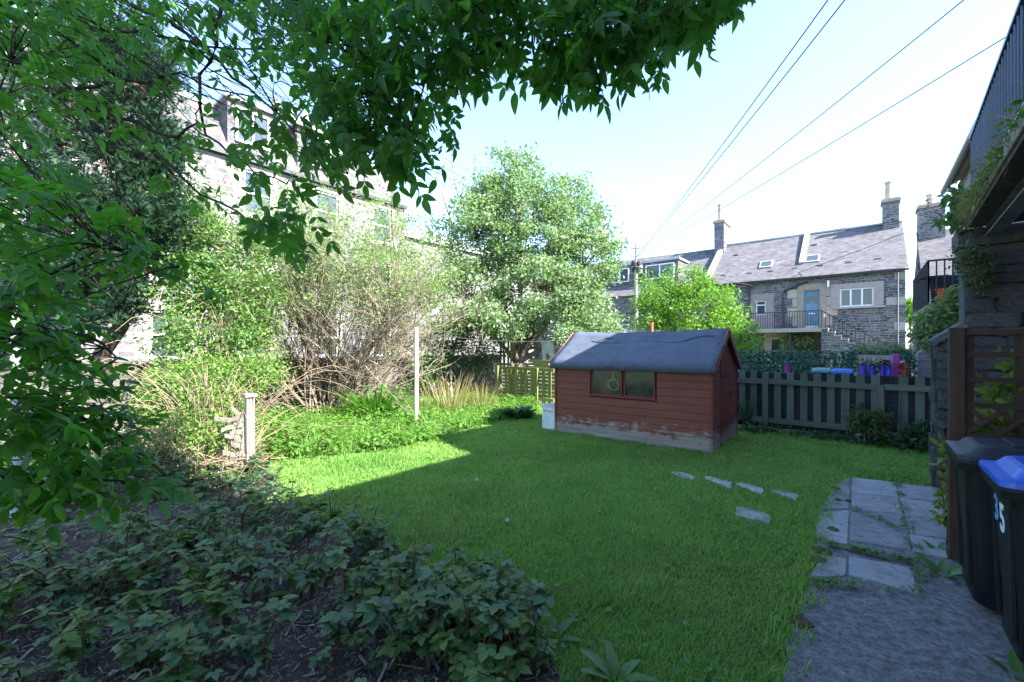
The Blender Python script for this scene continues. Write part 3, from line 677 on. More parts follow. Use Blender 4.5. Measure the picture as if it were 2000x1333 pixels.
sh = thing('garden_shed', 'red painted wooden garden shed with sagging blue black felt roof', 'shed', (SC, SY0, 0))
W0, W1, WM, WB, WT = PT(1156,740,SY0).x, PT(1280,740,SY0).x, PT(1217,740,SY0).x, .82, 1.30
nb = 11; bh = SE/nb
prof = lambda y, d: [(-.0, 0)]
def sboard(x0, x1, z0, z1, face):
    # shiplap: proud lower part, tapered top; face = 'front' (y=SY0) or 'end' (x=SX1)
    w_ = random.uniform(-.002,.002); pr = [(0,z0+.003),(-.015+w_,z0+.003),(-.014+w_,z1-.012),(-.003,z1-.006),(-.003,z1+.002),(0,z1+.002)]
    mb = MB(); mb.prism(pr, lambda d, z: ((x0, SY0+d, z) if face == 'front' else (SX1-d, x0, z)), lambda d, z: ((x1, SY0+d, z) if face == 'front' else (SX1-d, x1, z)))
    return mb.build('board', m_shedx if face == 'front' else m_shedy, sh, world=True)
for i in range(nb):
    z0, z1 = i*bh, (i+1)*bh
    if z1 > WB+.02 and z0 < WT-.02:
        sboard(SX0, W0-.03, z0, z1, 'front'); sboard(W1+.03, SX1, z0, z1, 'front')
    else: sboard(SX0, SX1, z0, z1, 'front')
    DY0, DY1 = SY0+.52, SY0+1.22
    sboard(SY0, DY0-.0, z0, z1, 'end'); sboard(DY1, SY1, z0, z1, 'end')
mb = MB(); mb.add([(SX1-.004,SY0,SE),(SX1-.004,SY1,SE),(SX1-.004,(SY0+SY1)/2,SR-.03)], [(0,1,2)]); mb.build('gable_board', m_shedy, sh, world=True)
for k in range(3):   # gable cladding
    z0 = SE+.002+k*.19; hw = (SY1-SY0)/2*(1-(k*.19+.1)/(SR-SE)); c_ = (SY0+SY1)/2
    mb = MB(); mb.box(SX1-.003, SX1+.012, c_-hw, c_+hw, z0, z0+.183); mb.build('board', m_shedy, sh, world=True)
for k in range(6):
    y0 = DY0+k*(DY1-DY0)/6; mb = MB(); mb.box(SX1-.005, SX1+.022, y0+.003, y0+(DY1-DY0)/6-.003, .06, 1.62); mb.build('door_plank', m_shedz, sh, world=True)
mb = MB()
for p, q in (((SX1,DY0+.03),(SX1,DY0+.12)),): mb.box(SX1+.022, SX1+.034, DY0+.02, DY0+.5, .42, .45); 
hg = mb.build('hinge', m_iron, sh, world=True)
mb = MB(); mb.box(SX1+.022, SX1+.034, DY0+.02, DY0+.5, 1.22, 1.25); mb.build('hinge', m_iron, sh, world=True)
mb = MB(); mb.box(SX1+.022, SX1+.05, DY1-.12, DY1-.05, .85, .93); mb.build('latch', m_iron, sh, world=True)
for x0, x1, y0, y1 in ((SX0-.02,SX0+.028,SY0-.03,SY0-.001),(SX1-.02,SX1+.03,SY0-.03,SY0+.03),(SX1+.001,SX1+.03,SY1-.03,SY1+.02)):
    mb = MB(); mb.box(x0, x1, y0, y1, .0, SE, .003); mb.build('corner_trim', m_shedz, sh, world=True)
mb = MB(); mb.box(SX0, SX0+.03, SY0+.03, SY1, 0, SE); mb.build('end_wall', m_shedy, sh, world=True)
mb = MB(); mb.add([(SX0,SY0,SE),(SX0,SY1,SE),(SX0,(SY0+SY1)/2,SR-.03)], [(0,1,2)]); mb.build('rear_gable', m_shedy, sh, world=True)
mb = MB(); mb.box(SX0, SX1, SY1-.02, SY1, 0, SE); mb.build('back_wall', m_shedx, sh, world=True)
mb = MB(); mb.box(SX0+.03, SX1-.03, SY0+.03, SY1-.03, .02, .06); mb.build('floor', m_shedx, sh, world=True)
# window: two panes
for x0, x1 in ((W0,WM-.015),(WM+.015,W1)):
    mb = MB(); t_ = .022
    mb.box(x0, x1, SY0-.014, SY0+.02, WB, WB+t_); mb.box(x0, x1, SY0-.014, SY0+.02, WT-t_, WT); mb.box(x0, x0+t_, SY0-.0135, SY0+.02, WB+t_, WT-t_); mb.box(x1-t_, x1, SY0-.0135, SY0+.02, WB+t_, WT-t_)
    wf = mb.build('window_frame', m_shedz, sh, world=True)
mb = MB(); mb.box(W0-.035, W1+.035, SY0-.025, SY0-.0005, WB-.03, WB-.002); mb.build('sill', m_shedz, sh, world=True)
m_shglass, ntg, bgl = newmat('dusty_shed_glass')
vg = coords(ntg); tr = nd(ntg, 'BsdfTransparent'); tr.inputs[0].default_value = (.8,.86,.82,1); gl = nd(ntg, 'BsdfGlossy'); gl.inputs['Roughness'].default_value = .08; gl.inputs[0].default_value = (.9,.95,.95,1)
df_ = nd(ntg, 'BsdfDiffuse'); df_.inputs[0].default_value = (.2,.24,.2,1)
fre = nd(ntg, 'Fresnel'); fre.inputs[0].default_value = 1.5; m1 = nd(ntg, 'MixShader'); ntg.links.new(fre.outputs[0], m1.inputs[0]); ntg.links.new(tr.outputs[0], m1.inputs[1]); ntg.links.new(gl.outputs[0], m1.inputs[2])
m2 = nd(ntg, 'MixShader'); rr = nd(ntg, 'MapRange'); rr.inputs[1].default_value = .4; rr.inputs[2].default_value = .75; rr.inputs[3].default_value = .03; rr.inputs[4].default_value = .22; ntg.links.new(noise(ntg, vg, 3.5, 5, .7), rr.inputs[0]); ntg.links.new(rr.outputs[0], m2.inputs[0])
ntg.links.new(m1.outputs[0], m2.inputs[1]); ntg.links.new(df_.outputs[0], m2.inputs[2]); ntg.links.new(m2.outputs[0], ntg.nodes['Material Output'].inputs[0])
for x0, x1 in ((W0,WM-.015),(WM+.015,W1)):
    mb = MB(); mb.box(x0+.02, x1-.02, SY0+.004, SY0+.008, WB+.02, WT-.02); mb.build('pane', m_shglass, sh, world=True)
# roof felt with a sagging ridge, laps and a turned-down edge
def felt(side):
    V = []; F = []; nx, ns = 26, 8; yc = (SY0+SY1)/2; ov = .09
    ye = SY0-ov if side < 0 else SY1+ov; ze = SE-.01-ov*(SR-SE)/((SY1-SY0)/2)
    for i in range(nx+1):
        s_ = i/nx; x = SX0-.08+(SX1-SX0+.16)*s_; sag = -.045*math.sin(math.pi*s_)**2*(1+.3*math.sin(9*s_))
        for k in range(ns+1):
            q = k/ns; y = yc+(ye-yc)*q; z = SR+.045+(ze+.045-SR)*q+sag*(1-q*.6)-.012*math.sin(math.pi*q)+random.uniform(-.004,.004)
            V.append((x, y, z))
        V.append((x, ye-(.008 if side < 0 else -.008), ze-.045+random.uniform(-.006,.006)))
    n = ns+2
    for i in range(nx):
        for k in range(n-1): F.append((i*n+k, i*n+k+1, (i+1)*n+k+1, (i+1)*n+k) if side < 0 else (i*n+k, (i+1)*n+k, (i+1)*n+k+1, i*n+k+1))
    m = MB(); m.V = V; m.F = F; o = m.build('roof_felt', m_felt, sh, world=True, smooth=True); md = o.modifiers.new('solid', 'SOLIDIFY'); md.thickness = .012; return o
felt(-1); felt(1)
yc = (SY0+SY1)/2
for lo, hi in (((SX0+.15,.98),(SX0+.75,.42)), ((SX0+.5,.30),(SX1-.9,.34)), ((SX1-.9,.34),(SX1-.1,.22)), ((SX0+.5,.3),(SX0+.9,.2))):
    pts = []
    for k in range(9):
        x = lo[0]+(hi[0]-lo[0])*k/8; q = lo[1]+(hi[1]-lo[1])*k/8+.04*math.sin(k*.8); s_ = (x-SX0+.08)/(SX1-SX0+.16)
        y = yc-(yc-SY0+.09)*q; z = SR+.062+(SE-.07-SR)*q-.045*math.sin(math.pi*s_)**2*(1-q*.6)-.012*math.sin(math.pi*q)
        pts.append((x, y, z))
    mb = MB(); mb.tube(pts, .009, 5); mb.build('felt_lap', m_felt, sh, world=True)
m_barge = M_wood('bargeboard', (.16,.05,.045), (.26,.1,.09), 'y', c3=(.4,.33,.3))
for ye in (SY0-.1, SY1+.1):
    for x in (SX1+.075, SX0-.095):
        mb = MB(); mb.bar((x,ye,SE-.075),(x,yc,SR+.02), .018, .1, up=(1,0,0)) if False else mb.bar((x,ye,SE-.085),(x,yc,SR-.005), .02, .1); mb.build('bargeboard', m_barge, sh, world=True)
mb = MB(); mb.box(SX0-.08, SX1+.07, SY0-.085, SY0-.07, SE-.1, SE-.04); mb.build('fascia', m_shedz, sh, world=True)
# things inside the shed window
m_lime = M_plain('lime_hose', (.6,.75,.06), .5)
hp = PT(1198, 752, SY0+.1)
pts = [(hp.x+.1*math.cos(a)*(1+.12*math.sin(3.3*a)), hp.y+.02*math.sin(a*1.7), hp.z+.1*math.sin(a)*(1+.1*math.cos(2.7*a))) for a in np.linspace(0, 17, 70)]
hc = thing('hose_coil', 'lime green coiled hose hanging inside the shed window', 'hose', (hp.x, hp.y, hp.z-.1))
mb = MB(); mb.tube(pts, .012, 6); mb.build('coil', m_lime, hc, world=True, smooth=True)
mb = MB(); mb.tube([(hp.x-.02, hp.y, hp.z+.08), (hp.x+.02, hp.y-.01, hp.z+.26), (hp.x+.06, hp.y, hp.z+.3)], .012, 6); mb.build('loose_end', m_lime, hc, world=True)
mb = MB(); mb.bar((hp.x+.0, hp.y+.04, hp.z+.1), (hp.x+.0, SY1-.02, hp.z+.1), .03, .03); mb.build('hook', m_iron, hc, world=True)

# white cabinet against the shed
m_whitebox = M_surf('white_cabinet_paint', (.55,.6,.62), (.7,.74,.75), 5, .5, 60, .1, c3=(.42,.45,.44))
cb0, cb1 = PT(1060,800,SY0+.05).x, SX0-.03
cbt = thing('white_cabinet', 'small white metal cabinet standing against the shed corner', 'cabinet', (cb0, SY0+.1, 0))
mb = MB(); mb.box(cb0, cb1, SY0+.03, SY0+.33, .02, .5); mb.build('body', m_whitebox, cbt, world=True, bevel=.008)
mb = MB(); mb.box(cb0-.012, cb1+.006, SY0+.01, SY0+.34, .5, .53); mb.build('top', m_whitebox, cbt, world=True, bevel=.006)
mb = MB(); mb.box(cb0+.015, cb1-.015, SY0+.012, SY0+.029, .05, .44); mb.build('door', m_whitebox, cbt, world=True)
mb = MB(); mb.box(cb0+.05, cb1-.05, SY0+.004, SY0+.011, .4, .415); mb.build('handle', m_pipe, cbt, world=True)

# ------------------------------------------------------------------ right picket fence
TFN = 10.3
m_grn = M_wood('green_fence_wood', (.075,.1,.075), (.13,.155,.12), 'z', c3=(.1,.11,.1))
m_grnx = M_wood('green_fence_rail', (.085,.11,.08), (.14,.16,.12), 'x', c3=(.1,.11,.1))
m_mem = M_surf('black_membrane', (.004,.006,.01), (.01,.014,.02), 3, .5, 9, .9, .3, dist=.03)
fx1 = PT(1826,780,TFN).x
pf = thing('picket_fence', 'dark green picket fence backed with black membrane beside the shed', 'fence', (-.5, TFN, 0))
def FX(z_): return PT(1430+z_/4.878, 760, TFN).x
for zx, w in ((95,.12),(205,.12),(318,.115),(432,.12),(555,.12),(682,.12),(810,.12),(940,.12),(1078,.125),(1220,.125),(1365,.125),(1632,.125),(1790,.125),(1928,.1)):
    x = FX(zx); mb = MB(); mb.box(x-w/2, x+w/2, TFN-.01, TFN+.012, .16+random.uniform(-.01,.01), 1.2+random.uniform(-.012,.012), .003); mb.build('picket', m_grn, pf, world=True)
for x in (FX(-60), FX(-170), FX(-280)):
    mb = MB(); mb.box(x-.06, x+.06, TFN-.01, TFN+.012, .16, 1.2, .003); mb.build('picket', m_grn, pf, world=True)
px_ = [FX(-360), FX(320), FX(1413), fx1+.02]
for i, (zt, zb) in enumerate(((1.02,.24),(1.015,.22),(1.0,.28))):
    for z in (zt, zb):
        if i == 2 and z == zb: continue
        mb = MB(); mb.bar((px_[i]+.055,TFN-.035,z),(px_[i+1]-(.055 if i < 2 else 0),TFN-.035,z-random.uniform(0,.02)), .045, .1, j=.004); mb.build('rail', m_grnx, pf, world=True)
for i, x in enumerate(px_[1:3]):
    mb = MB(); mb.box(x-.05, x+.05, TFN-.1, TFN-.012, -.05, 1.04-.01*i, .004); mb.build('post', m_grn, pf, world=True)
V = []; F = []; nx, nz = 60, 8
for i in range(nx+1):
    for k in range(nz+1):
        x = px_[0]+(fx1-px_[0])*i/nx; V.append((x, TFN+.03+.014*math.sin(i*1.3+k*.4)+random.uniform(-.004,.004), .06+1.13*k/nz+(random.uniform(-.012,.006) if k == nz else 0)))
for i in range(nx):
    for k in range(nz): F.append((i*(nz+1)+k, (i+1)*(nz+1)+k, (i+1)*(nz+1)+k+1, i*(nz+1)+k+1))
m = MB(); m.V = V; m.F = F; m.build('membrane', m_mem, pf, world=True, smooth=True)
# grille leaning on the fence
m_wire = M_plain('dull_galvanised_wire', (.16,.17,.19), .45, .6)
g0, g1 = FX(1455), FX(1588)
gl_ = thing('wire_grille', 'grey wire grille panel leaning in the gap of the picket fence', 'grille', ((g0+g1)/2, TFN-.08, .2))
def gp(s_, z): return (g0+(g1-g0)*s_-.03*(1-z)*0+.03*(z-.5), TFN-.02-.05*(1-z), .26+.72*z)
mb = MB(); mb.tube([gp(0,0),gp(1,0),gp(1,1),gp(0,1),gp(0,0)], .008, 5); mb.build('frame', m_wire, gl_, world=True)
for k in range(1, 24):
    mb = MB(); mb.tube([gp(0,k/24),gp(1,k/24)], .0035, 4); mb.build('wire', m_wire, gl_, world=True)
# log at the foot of the fence
m_log = M_surf('bark', (.07,.065,.055), (.14,.13,.11), 6, .95, 30, .9, c3=(.05,.07,.04), dist=.02)
mb = MB(); a_, b_ = G(1722,868), Vector((fx1-.02, TFN-.25, 0)); a_ = Vector((FX(1440),TFN-.12,.16)); b_ = Vector((fx1,TFN-.15,.1))
mb.tube([a_.lerp(b_, k/6)+Vector((0,random.uniform(-.01,.01),random.uniform(-.01,.01))) for k in range(7)], [.07+random.uniform(-.008,.008) for _ in range(7)], 12)
tag(mb.build('log', m_log, smooth=True), 'weathered round log lying along the foot of the picket fence', 'log')
mb = MB(); mb.box(FX(1440), fx1, TFN-.06, TFN+.01, -.05, .12, .01); tag(mb.build('edging_stone', m_rubble), 'low rough stone kerb under the log by the fence', 'edging')
# pale stump with dark ornament
ob = Vector((FX(1218), TFN-.1, 0))
st_ = thing('ornament_post', 'short pale stump by the fence with small dark carved ornament on top', 'ornament', ob)
mb = MB(); mb.lathe([(.075,0),(.07,.2),(.068,.42),(.06,.43)], (0,0,0), 10); mb.build('stump', M_surf('pale_wood', (.3,.3,.27), (.42,.42,.38), 6, .8, 40, .5), st_)
mb = MB(); mb.lathe([(.05,.43),(.065,.47),(.05,.52),(.035,.56),(.05,.6),(.045,.65),(.02,.68),(.008,.72)], (0.01,0,0), 9); mb.tube([(-.01,0,.5),(-.06,-.02,.55),(-.05,-.02,.62)], [.025,.018,.006], 6); mb.build('carving', M_surf('dark_carving', (.04,.025,.02), (.09,.05,.035), 20, .8, 60, .6), st_)

# ------------------------------------------------------------------ left hit-and-miss fence
m_olive = M_wood('mossy_fence_wood', (.16,.17,.045), (.26,.26,.09), 'z', c3=(.12,.14,.05))
m_olivex = M_wood('mossy_fence_slat', (.17,.18,.05), (.27,.27,.1), 'x', c3=(.12,.14,.05))
lf = thing('board_fence', 'mossy yellow green board fence with gaps left of the shed', 'fence', (-7, TFN, 0))
def LX(z_): return PT(940+z_/7.016, 750, TFN).x
for zx in (345,395,480,555,620,700,748,860,945):
    x = LX(zx); mb = MB(); mb.box(x-.05, x+.05, TFN-.03, TFN-.008, .1, 1.08, .004); mb.build('board', m_olive, lf, world=True)
for k in range(9):
    mb = MB(); z = .18+k*.105; mb.box(LX(285), LX(1010), TFN+.012, TFN+.03, z, z+.075, .003); mb.build('slat', m_olivex, lf, world=True)
mb = MB(); mb.bar((LX(270),TFN-.05,1.1),(LX(1010),TFN-.05,1.07),.04,.09); mb.build('rail', m_olivex, lf, world=True)
mb = MB(); mb.bar((LX(270),TFN-.05,.25),(LX(1010),TFN-.05,.22),.04,.09); mb.build('rail', m_olivex, lf, world=True)
for zx, h in ((248,1.15),(785,1.12)):
    x = LX(zx); mb = MB(); mb.box(x-.05, x+.05, TFN-.14, TFN-.06, -.05, h, .005); mb.build('post', m_olive, lf, world=True)
for k in range(3):
    mb = MB(); mb.box(LX(630), LX(1000), TFN+.05, TFN+.07, 1.1+k*.09, 1.17+k*.09, .004); mb.build('slat', m_olivex, lf, world=True)
# old upright pallet and timber heap behind it
m_grey = M_wood('weathered_timber', (.2,.17,.13), (.36,.31,.25), 'z', c3=(.12,.1,.08)); m_greyx = M_wood('weathered_plank', (.17,.15,.12), (.33,.29,.24), 'x', c3=(.1,.09,.08))
TR = 11.2
up = thing('upright_pallet', 'weathered upright pallet of narrow boards standing behind the mossy fence', 'pallet', PT(986, 740, TR))
for u, w in ((978,.07),(985,.09),(992.5,.08),(998,.07)):
    a, b_ = PT(u, 728, TR), PT(u+random.uniform(-1,1), 648, TR); mb = MB(); mb.bar(a, b_, w, .025, up=(0,1,0), j=.004); mb.build('board', m_grey, up, world=True)
for v in (688, 712):
    mb = MB(); mb.bar(PT(974,v,TR-.03), PT(1000,v,TR-.03), .08, .03, up=(0,1,0)); mb.build('batten', m_greyx, up, world=True)
hp_ = thing('timber_heap', 'collapsed heap of grey planks and boards behind the mossy fence', 'timber heap', PT(1040, 740, TR+.8))
TQ = TR+.8
for a, b_, w in (((998,688),(1100,668),.1),((1040,655),(1072,640),.16),((1028,690),(1056,720),.12),((1002,703),(1040,697),.14),((1000,695),(1034,692),.12),((1058,652),(1074,680),.09),((1040,672),(1066,668),.12),((1064,705),(1090,640),.14),((1085,700),(1108,645),.18)):
    mb = MB(); mb.bar(PT(a[0],a[1],TQ+random.uniform(-.25,.25)), PT(b_[0],b_[1],TQ+random.uniform(-.25,.25)), w, .03, up=(0,1,0), j=.006); mb.build('plank', m_greyx, hp_, world=True)
for u in (1000, 1045, 1090):
    p = PT(u, 700, TQ); mb = MB(); mb.bar((p.x,p.y+.1,0),(p.x+.05,p.y+.1,1.9), .09, .09); mb.build('post', m_grey, hp_, world=True)
tp = MB(); tp.V = []; 
for i in range(9):
    for k in range(5): q = PT(1068+i*4.5, 668-10*math.sin(i/8*math.pi)-k*.5, TQ+.2+k*.25); tp.V.append((q.x, q.y, q.z+random.uniform(-.05,.05)-.08*k))
tp.F = [(i*5+k, (i+1)*5+k, (i+1)*5+k+1, i*5+k+1) for i in range(8) for k in range(4)]; tp.build('tarpaulin', m_mem, hp_, world=True, smooth=True)
mb = MB(); pts = [(1057,668),(1080,664),(1084,704),(1074,712),(1074,696),(1068,690),(1066,706),(1060,706)]
mb.prism(pts, lambda u, v: PT(u, v, TQ-.3), lambda u, v: PT(u, v, TQ-.28)); tag(mb.build('broken_board', M_surf('peeling_white_board', (.4,.42,.42), (.6,.62,.62), 5, .8, 30, .4, c3=(.25,.25,.24))), 'broken white painted board propped on the timber heap', 'board')
# pale roofed outbuilding behind the shed with a clay pipe
ob_ = PT(1240, 660, 16.0); m_sheet = M_surf('pale_sheet_roof', (.4,.39,.37), (.55,.53,.5), 4, .8, 40, .3, c3=(.3,.29,.27))
sb_ = thing('outbuilding', 'small outbuilding with pale sheet roof behind the red shed', 'outbuilding', (ob_.x, 16, 0))
xa, xb = PT(1180,660,16).x, PT(1296,660,16).x; zr = PT(1240,637,17).z; ze = PT(1240,661,15.8).z
mb = MB(); mb.box(xa+.1, xb-.1, 16, 18, -.05, ze-.01); mb.build('wall', m_rubble, sb_, world=True)
mb = MB(); mb.add([(xa,15.85,ze),(xb,15.85,ze),(xb-.7,17,zr),(xa+.6,17,zr)], [(0,1,2,3)]); mb.add([(xa,18.15,ze),(xa+.6,17,zr),(xb-.7,17,zr),(xb,18.15,ze)], [(0,1,2,3)]); mb.add([(xb,15.85,ze),(xb,18.15,ze),(xb-.7,17,zr)], [(0,1,2)]); mb.add([(xa,15.85,ze),(xa+.6,17,zr),(xa,18.15,ze)], [(0,1,2)]); mb.build('roof', m_sheet, sb_, world=True)
q = PT(1273, 660, 15.4); mb = MB(); mb.tube([(q.x,q.y,0),(q.x,q.y,PT(1273,630,15.4).z)], .055, 10); tag(mb.build('clay_pipe', m_terra), 'upright terracotta vent pipe beside the pale roofed outbuilding', 'pipe')

# ------------------------------------------------------------------ neighbour's green screen, bins and planters
TS = 13.2
m_trel = M_plain('green_plastic_trellis', (.02,.13,.085), .5)
m_ivyp = M_leaf('plastic_ivy', (.012,.07,.045), (.03,.15,.09), .1, .4)
gs = thing('leaf_screen', 'green artificial ivy trellis screen beyond the picket fence', 'screen', (0, TS, 0))
s0, s1, sz0, sz1 = PT(1425,700,TS).x, PT(1790,700,TS).x, .25, PT(1600,687,TS).z
for k in range(int((s1-s0)/.14)+1):
    mb = MB(); x = s0+k*.14; mb.box(x-.011, x+.011, TS-.008, TS-.001, sz0, sz1+.01); mb.build('slat', m_trel, gs, world=True)
for k in range(9):
    z = sz1-k*.15; mb = MB(); mb.box(s0, s1, TS+.001, TS+.008, z-.011, z+.011); mb.build('slat', m_trel, gs, world=True)
nl = 5200; P = np.column_stack([rng.uniform(s0,s1,nl), TS+rng.uniform(-.03,.04,nl), rng.uniform(sz0,sz1,nl)])
P[:,2] = np.where(rng.random(nl) < .45, sz1-np.round((sz1-P[:,2])/.15)*.15+rng.normal(0,.028,nl), P[:,2])
foliage('leaves', leaflet(.075,.06,3), P, rdir(nl)+np.array([0,-.3,-.4]), rdir(nl)+np.array([0,-1.5,0]), rng.uniform(.6,1.1,nl), m_ivyp, gs, 'stuff')
for u in (1541, 1660, 1775):
    x = PT(u, 700, TS).x; mb = MB(); mb.box(x-.05, x+.05, TS+.02, TS+.1, -.05, sz1+.02); mb.build('post', M_wood('purple_post%d' % u, (.1,.03,.1), (.17,.05,.16), 'z') if u == 1541 else m_grn, gs, world=True)
m_purple = M_plain('magenta_purple_paint', (.3,.03,.25), .5); m_bluev = M_surf('violet_blue_glaze', (.04,.03,.3), (.1,.07,.6), 26, .4, 40, .8, .4); m_lilacp = M_plain('lilac_paint', (.4,.2,.42), .6)
def px_tub(name, u0, u1, v0, t, mat, label, cat, group=None, zb=.0, leaves=None):
    a, b_ = PT(u0, v0, t), PT(u1, v0, t); r = (b_.x-a.x)/2; zt = a.z
    o = thing(name, label, cat, ((a.x+b_.x)/2, t, zb), group); mb = MB()
    mb.lathe([(r*.72,0),(r*.9,(zt-zb)*.55),(r*.97,zt-zb-.05),(r*1.06,zt-zb-.05),(r*1.06,zt-zb),(r*.9,zt-zb),(r*.88,zt-zb-.06)], (0,0,0), 14); mb.build('tub', mat, o)
    mb = MB(); mb.lathe([(r*.88,zt-zb-.08),(.01,zt-zb-.05)], (0,0,0), 12); mb.build('soil', m_soil, o)
    n = 46; a_ = rng.uniform(0, 6.28, n); foliage('leaves', leaflet(.09,.05,3), np.column_stack([rng.normal(0,r*.5,n), rng.normal(0,r*.5,n), zt-zb+rng.uniform(-.05,.1,n)]), np.column_stack([np.cos(a_), np.sin(a_), rng.uniform(-.3,.8,n)]), np.tile([[0,0,1.]],(n,1)), rng.uniform(.6,1.2,n), m_ivyp, o, world=False)
    return o
px_tub('plant_pot', 1532, 1545, 712, 12.6, m_purple, 'magenta pot standing alone before the green ivy screen', 'pot')
# recycling bins seen over the fence
def far_bin(u0, u1, v, t, mat, lab):
    a, b_ = PT(u0, v, t), PT(u1, v, t); w = b_.x-a.x; o = thing('wheeled_bin', lab, 'bin', ((a.x+b_.x)/2, t, 0))
    mb = MB(); mb.loft([(0,.35,.05,w*.7,.5,.05),(0,.35,a.z-.1,w*.92,.62,.05)]); mb.build('body', m_iron, o)
    mb = MB(); mb.loft([(0,.35,a.z-.1,w,.7,.05),(0,.35,a.z-.06,w,.7,.05),(0,.33,a.z-.01,w*.85,.55,.08)]); mb.build('lid', mat, o); return o
far_bin(1584, 1624, 719, 11.8, M_plain('teal_lid', (.1,.3,.3), .4), 'bin with pale teal lid showing over the picket fence')
far_bin(1621, 1668, 721, 11.8, M_plain('bright_blue_lid', (.02,.12,.5), .4), 'bin with bright blue lid showing over the picket fence')
# planter rack with blue pots
TPK = 11.4
rk = thing('planter_rack', 'pale slatted planter box raised on legs above the blue pots', 'planter', PT(1705, 735, TPK))
rx0, rx1 = PT(1676,705,TPK).x, PT(1738,705,TPK).x; rz0, rz1 = PT(1700,709,TPK).z, PT(1700,695,TPK).z
m_palew = M_wood('pale_planter_wood', (.26,.22,.18), (.4,.35,.3), 'z')
for k in range(7):
    x = rx0+(rx1-rx0)*(k+.5)/7; mb = MB(); mb.box(x-.03, x+.03, TPK-.02, TPK, rz0-.02+random.uniform(-.02,.02), rz1-random.uniform(0,.02)); mb.build('slat', m_palew, rk, world=True)
mb = MB(); mb.box(rx0, rx1, TPK+.001, TPK+.02, rz1-.05, rz1+.01); mb.build('rail', m_palew, rk, world=True)
mb = MB(); mb.box(rx0, rx1, TPK+.021, TPK+.26, rz0-.02, rz1-.06); mb.build('trough', m_iron, rk, world=True)
for x in (rx0+.03, rx1-.03):
    mb = MB(); mb.box(x-.025, x+.025, TPK+.03, TPK+.08, -.02, rz0-.03); mb.build('leg', m_grn, rk, world=True)
for i, (u0, u1) in enumerate(((1678,1693),(1696,1710),(1718,1729),(1729,1742))):
    px_tub('plant_pot', u0, u1, 714, TPK-.35, m_bluev, ['violet blue ceramic pot under the end of the planter rack near the blue bin','second violet blue pot under the planter rack','third violet blue pot under the planter rack','violet blue pot beside the tall magenta planter'][i], 'pot', 'violet blue pots', .62)
mb = MB(); mb.box(PT(1674,735,TPK-.35).x, PT(1745,735,TPK-.35).x, TPK-.5, TPK-.15, .56, .62); bch = thing('pot_bench', 'low dark bench carrying the violet blue pots', 'bench', PT(1705, 735, TPK-.35)); mb.build('seat', m_grnx, bch, world=True)
for u in (1676,1743):
    x = PT(u,735,TPK-.35).x; mb = MB(); mb.box(x-.03, x+.03, TPK-.45, TPK-.2, -.02, .56); mb.build('leg', m_grn, bch, world=True)
tl = thing('tall_planter', 'tall magenta and lilac planter column beside the rack', 'planter', PT(1750, 735, TPK))
xa, xb = PT(1737,700,TPK).x, PT(1757,700,TPK).x; xm = PT(1744.5,700,TPK).x; zt = PT(1750,692,TPK).z
mb = MB(); mb.box(xm, xb, TPK-.12, TPK+.12, 0, zt); mb.build('column', m_purple, tl, world=True, bevel=.01)
mb = MB(); mb.box(xa, xm-.003, TPK-.08, TPK+.1, .9, zt-.02); mb.build('side_panel', m_lilacp, tl, world=True)
rp = PT(1765,722,TPK-.1); rd = thing('red_flower_pot', 'small pot of red flowers hanging beside the magenta planter', 'flower pot', (rp.x, rp.y, rp.z))
mb = MB(); mb.lathe([(.05,-.12),(.07,0),(.06,0)], (0,0,0), 10); mb.build('pot', m_terra, rd)
m_redfl = M_leaf('red_petals', (.3,.015,.01), (.45,.03,.02), .2); n = 60
foliage('flowers', leaflet(.05,.04,2), np.array([[rp.x,rp.y,rp.z+.03]])+rng.normal(0,.06,(n,3)), rdir(n), rdir(n), np.ones(n), m_redfl, rd, 'stuff')
mb = MB(); mb.bar((rp.x,rp.y,rp.z-.12),(rp.x,rp.y,0),.03,.03); mb.build('stake', m_grn, rd, world=True)

# ------------------------------------------------------------------ dark stone wall carrying the balcony, and the wall's low end
TW = 7.18
dwl = thing('stone_garden_wall', 'dark rough stone wall with sloping shoulder behind the wooden trellis', 'wall', (.7, TW, 0))
wl0, wsh = .67, .9
topf = lambda x: 1.78+(x-wl0)*.75 if x < wsh else 2.86
mb = MB(); mb.prism([(wl0+.012,-.05),(2.38,-.05),(2.38,2.86),(wsh,2.86),(wsh,1.93),(wl0+.012,1.76)], lambda x, z: (x, TW+.03, z), lambda x, z: (x, TW+.42, z)); mb.build('core', m_dkcore, dwl, world=True)
ms2 = [stone_mesh(m_dkstone, 40+i, .24) for i in range(9)]
fdw = lambda x, z, d: Vector((x, TW+d, z))
lay_stones(dwl, ms2, fdw, wl0, wsh, .02, topf, .11, .2, .045, .012)
lay_stones(dwl, ms2, fdw, wsh+.005, 2.38, .02, topf, .13, .34, .045, .014)
fde = lambda x, z, d: Vector((wl0+d, x, z))
lay_stones(dwl, ms2, fde, TW+.06, TW+.42, .02, lambda x: 1.74, .12, .22, .03, .012, rotz=R(-90))
mb = MB(); mb.bar((wl0-.04,TW+.2,1.76),(wsh,TW+.2,1.97), .54, .07); mb.build('coping', m_dkstone, dwl, world=True)
mb = MB(); mb.box(wsh-.06, 2.38, TW-.03, TW+.45, 2.865, 3.06); mb.build('lintel', m_dkstone, dwl, world=True)

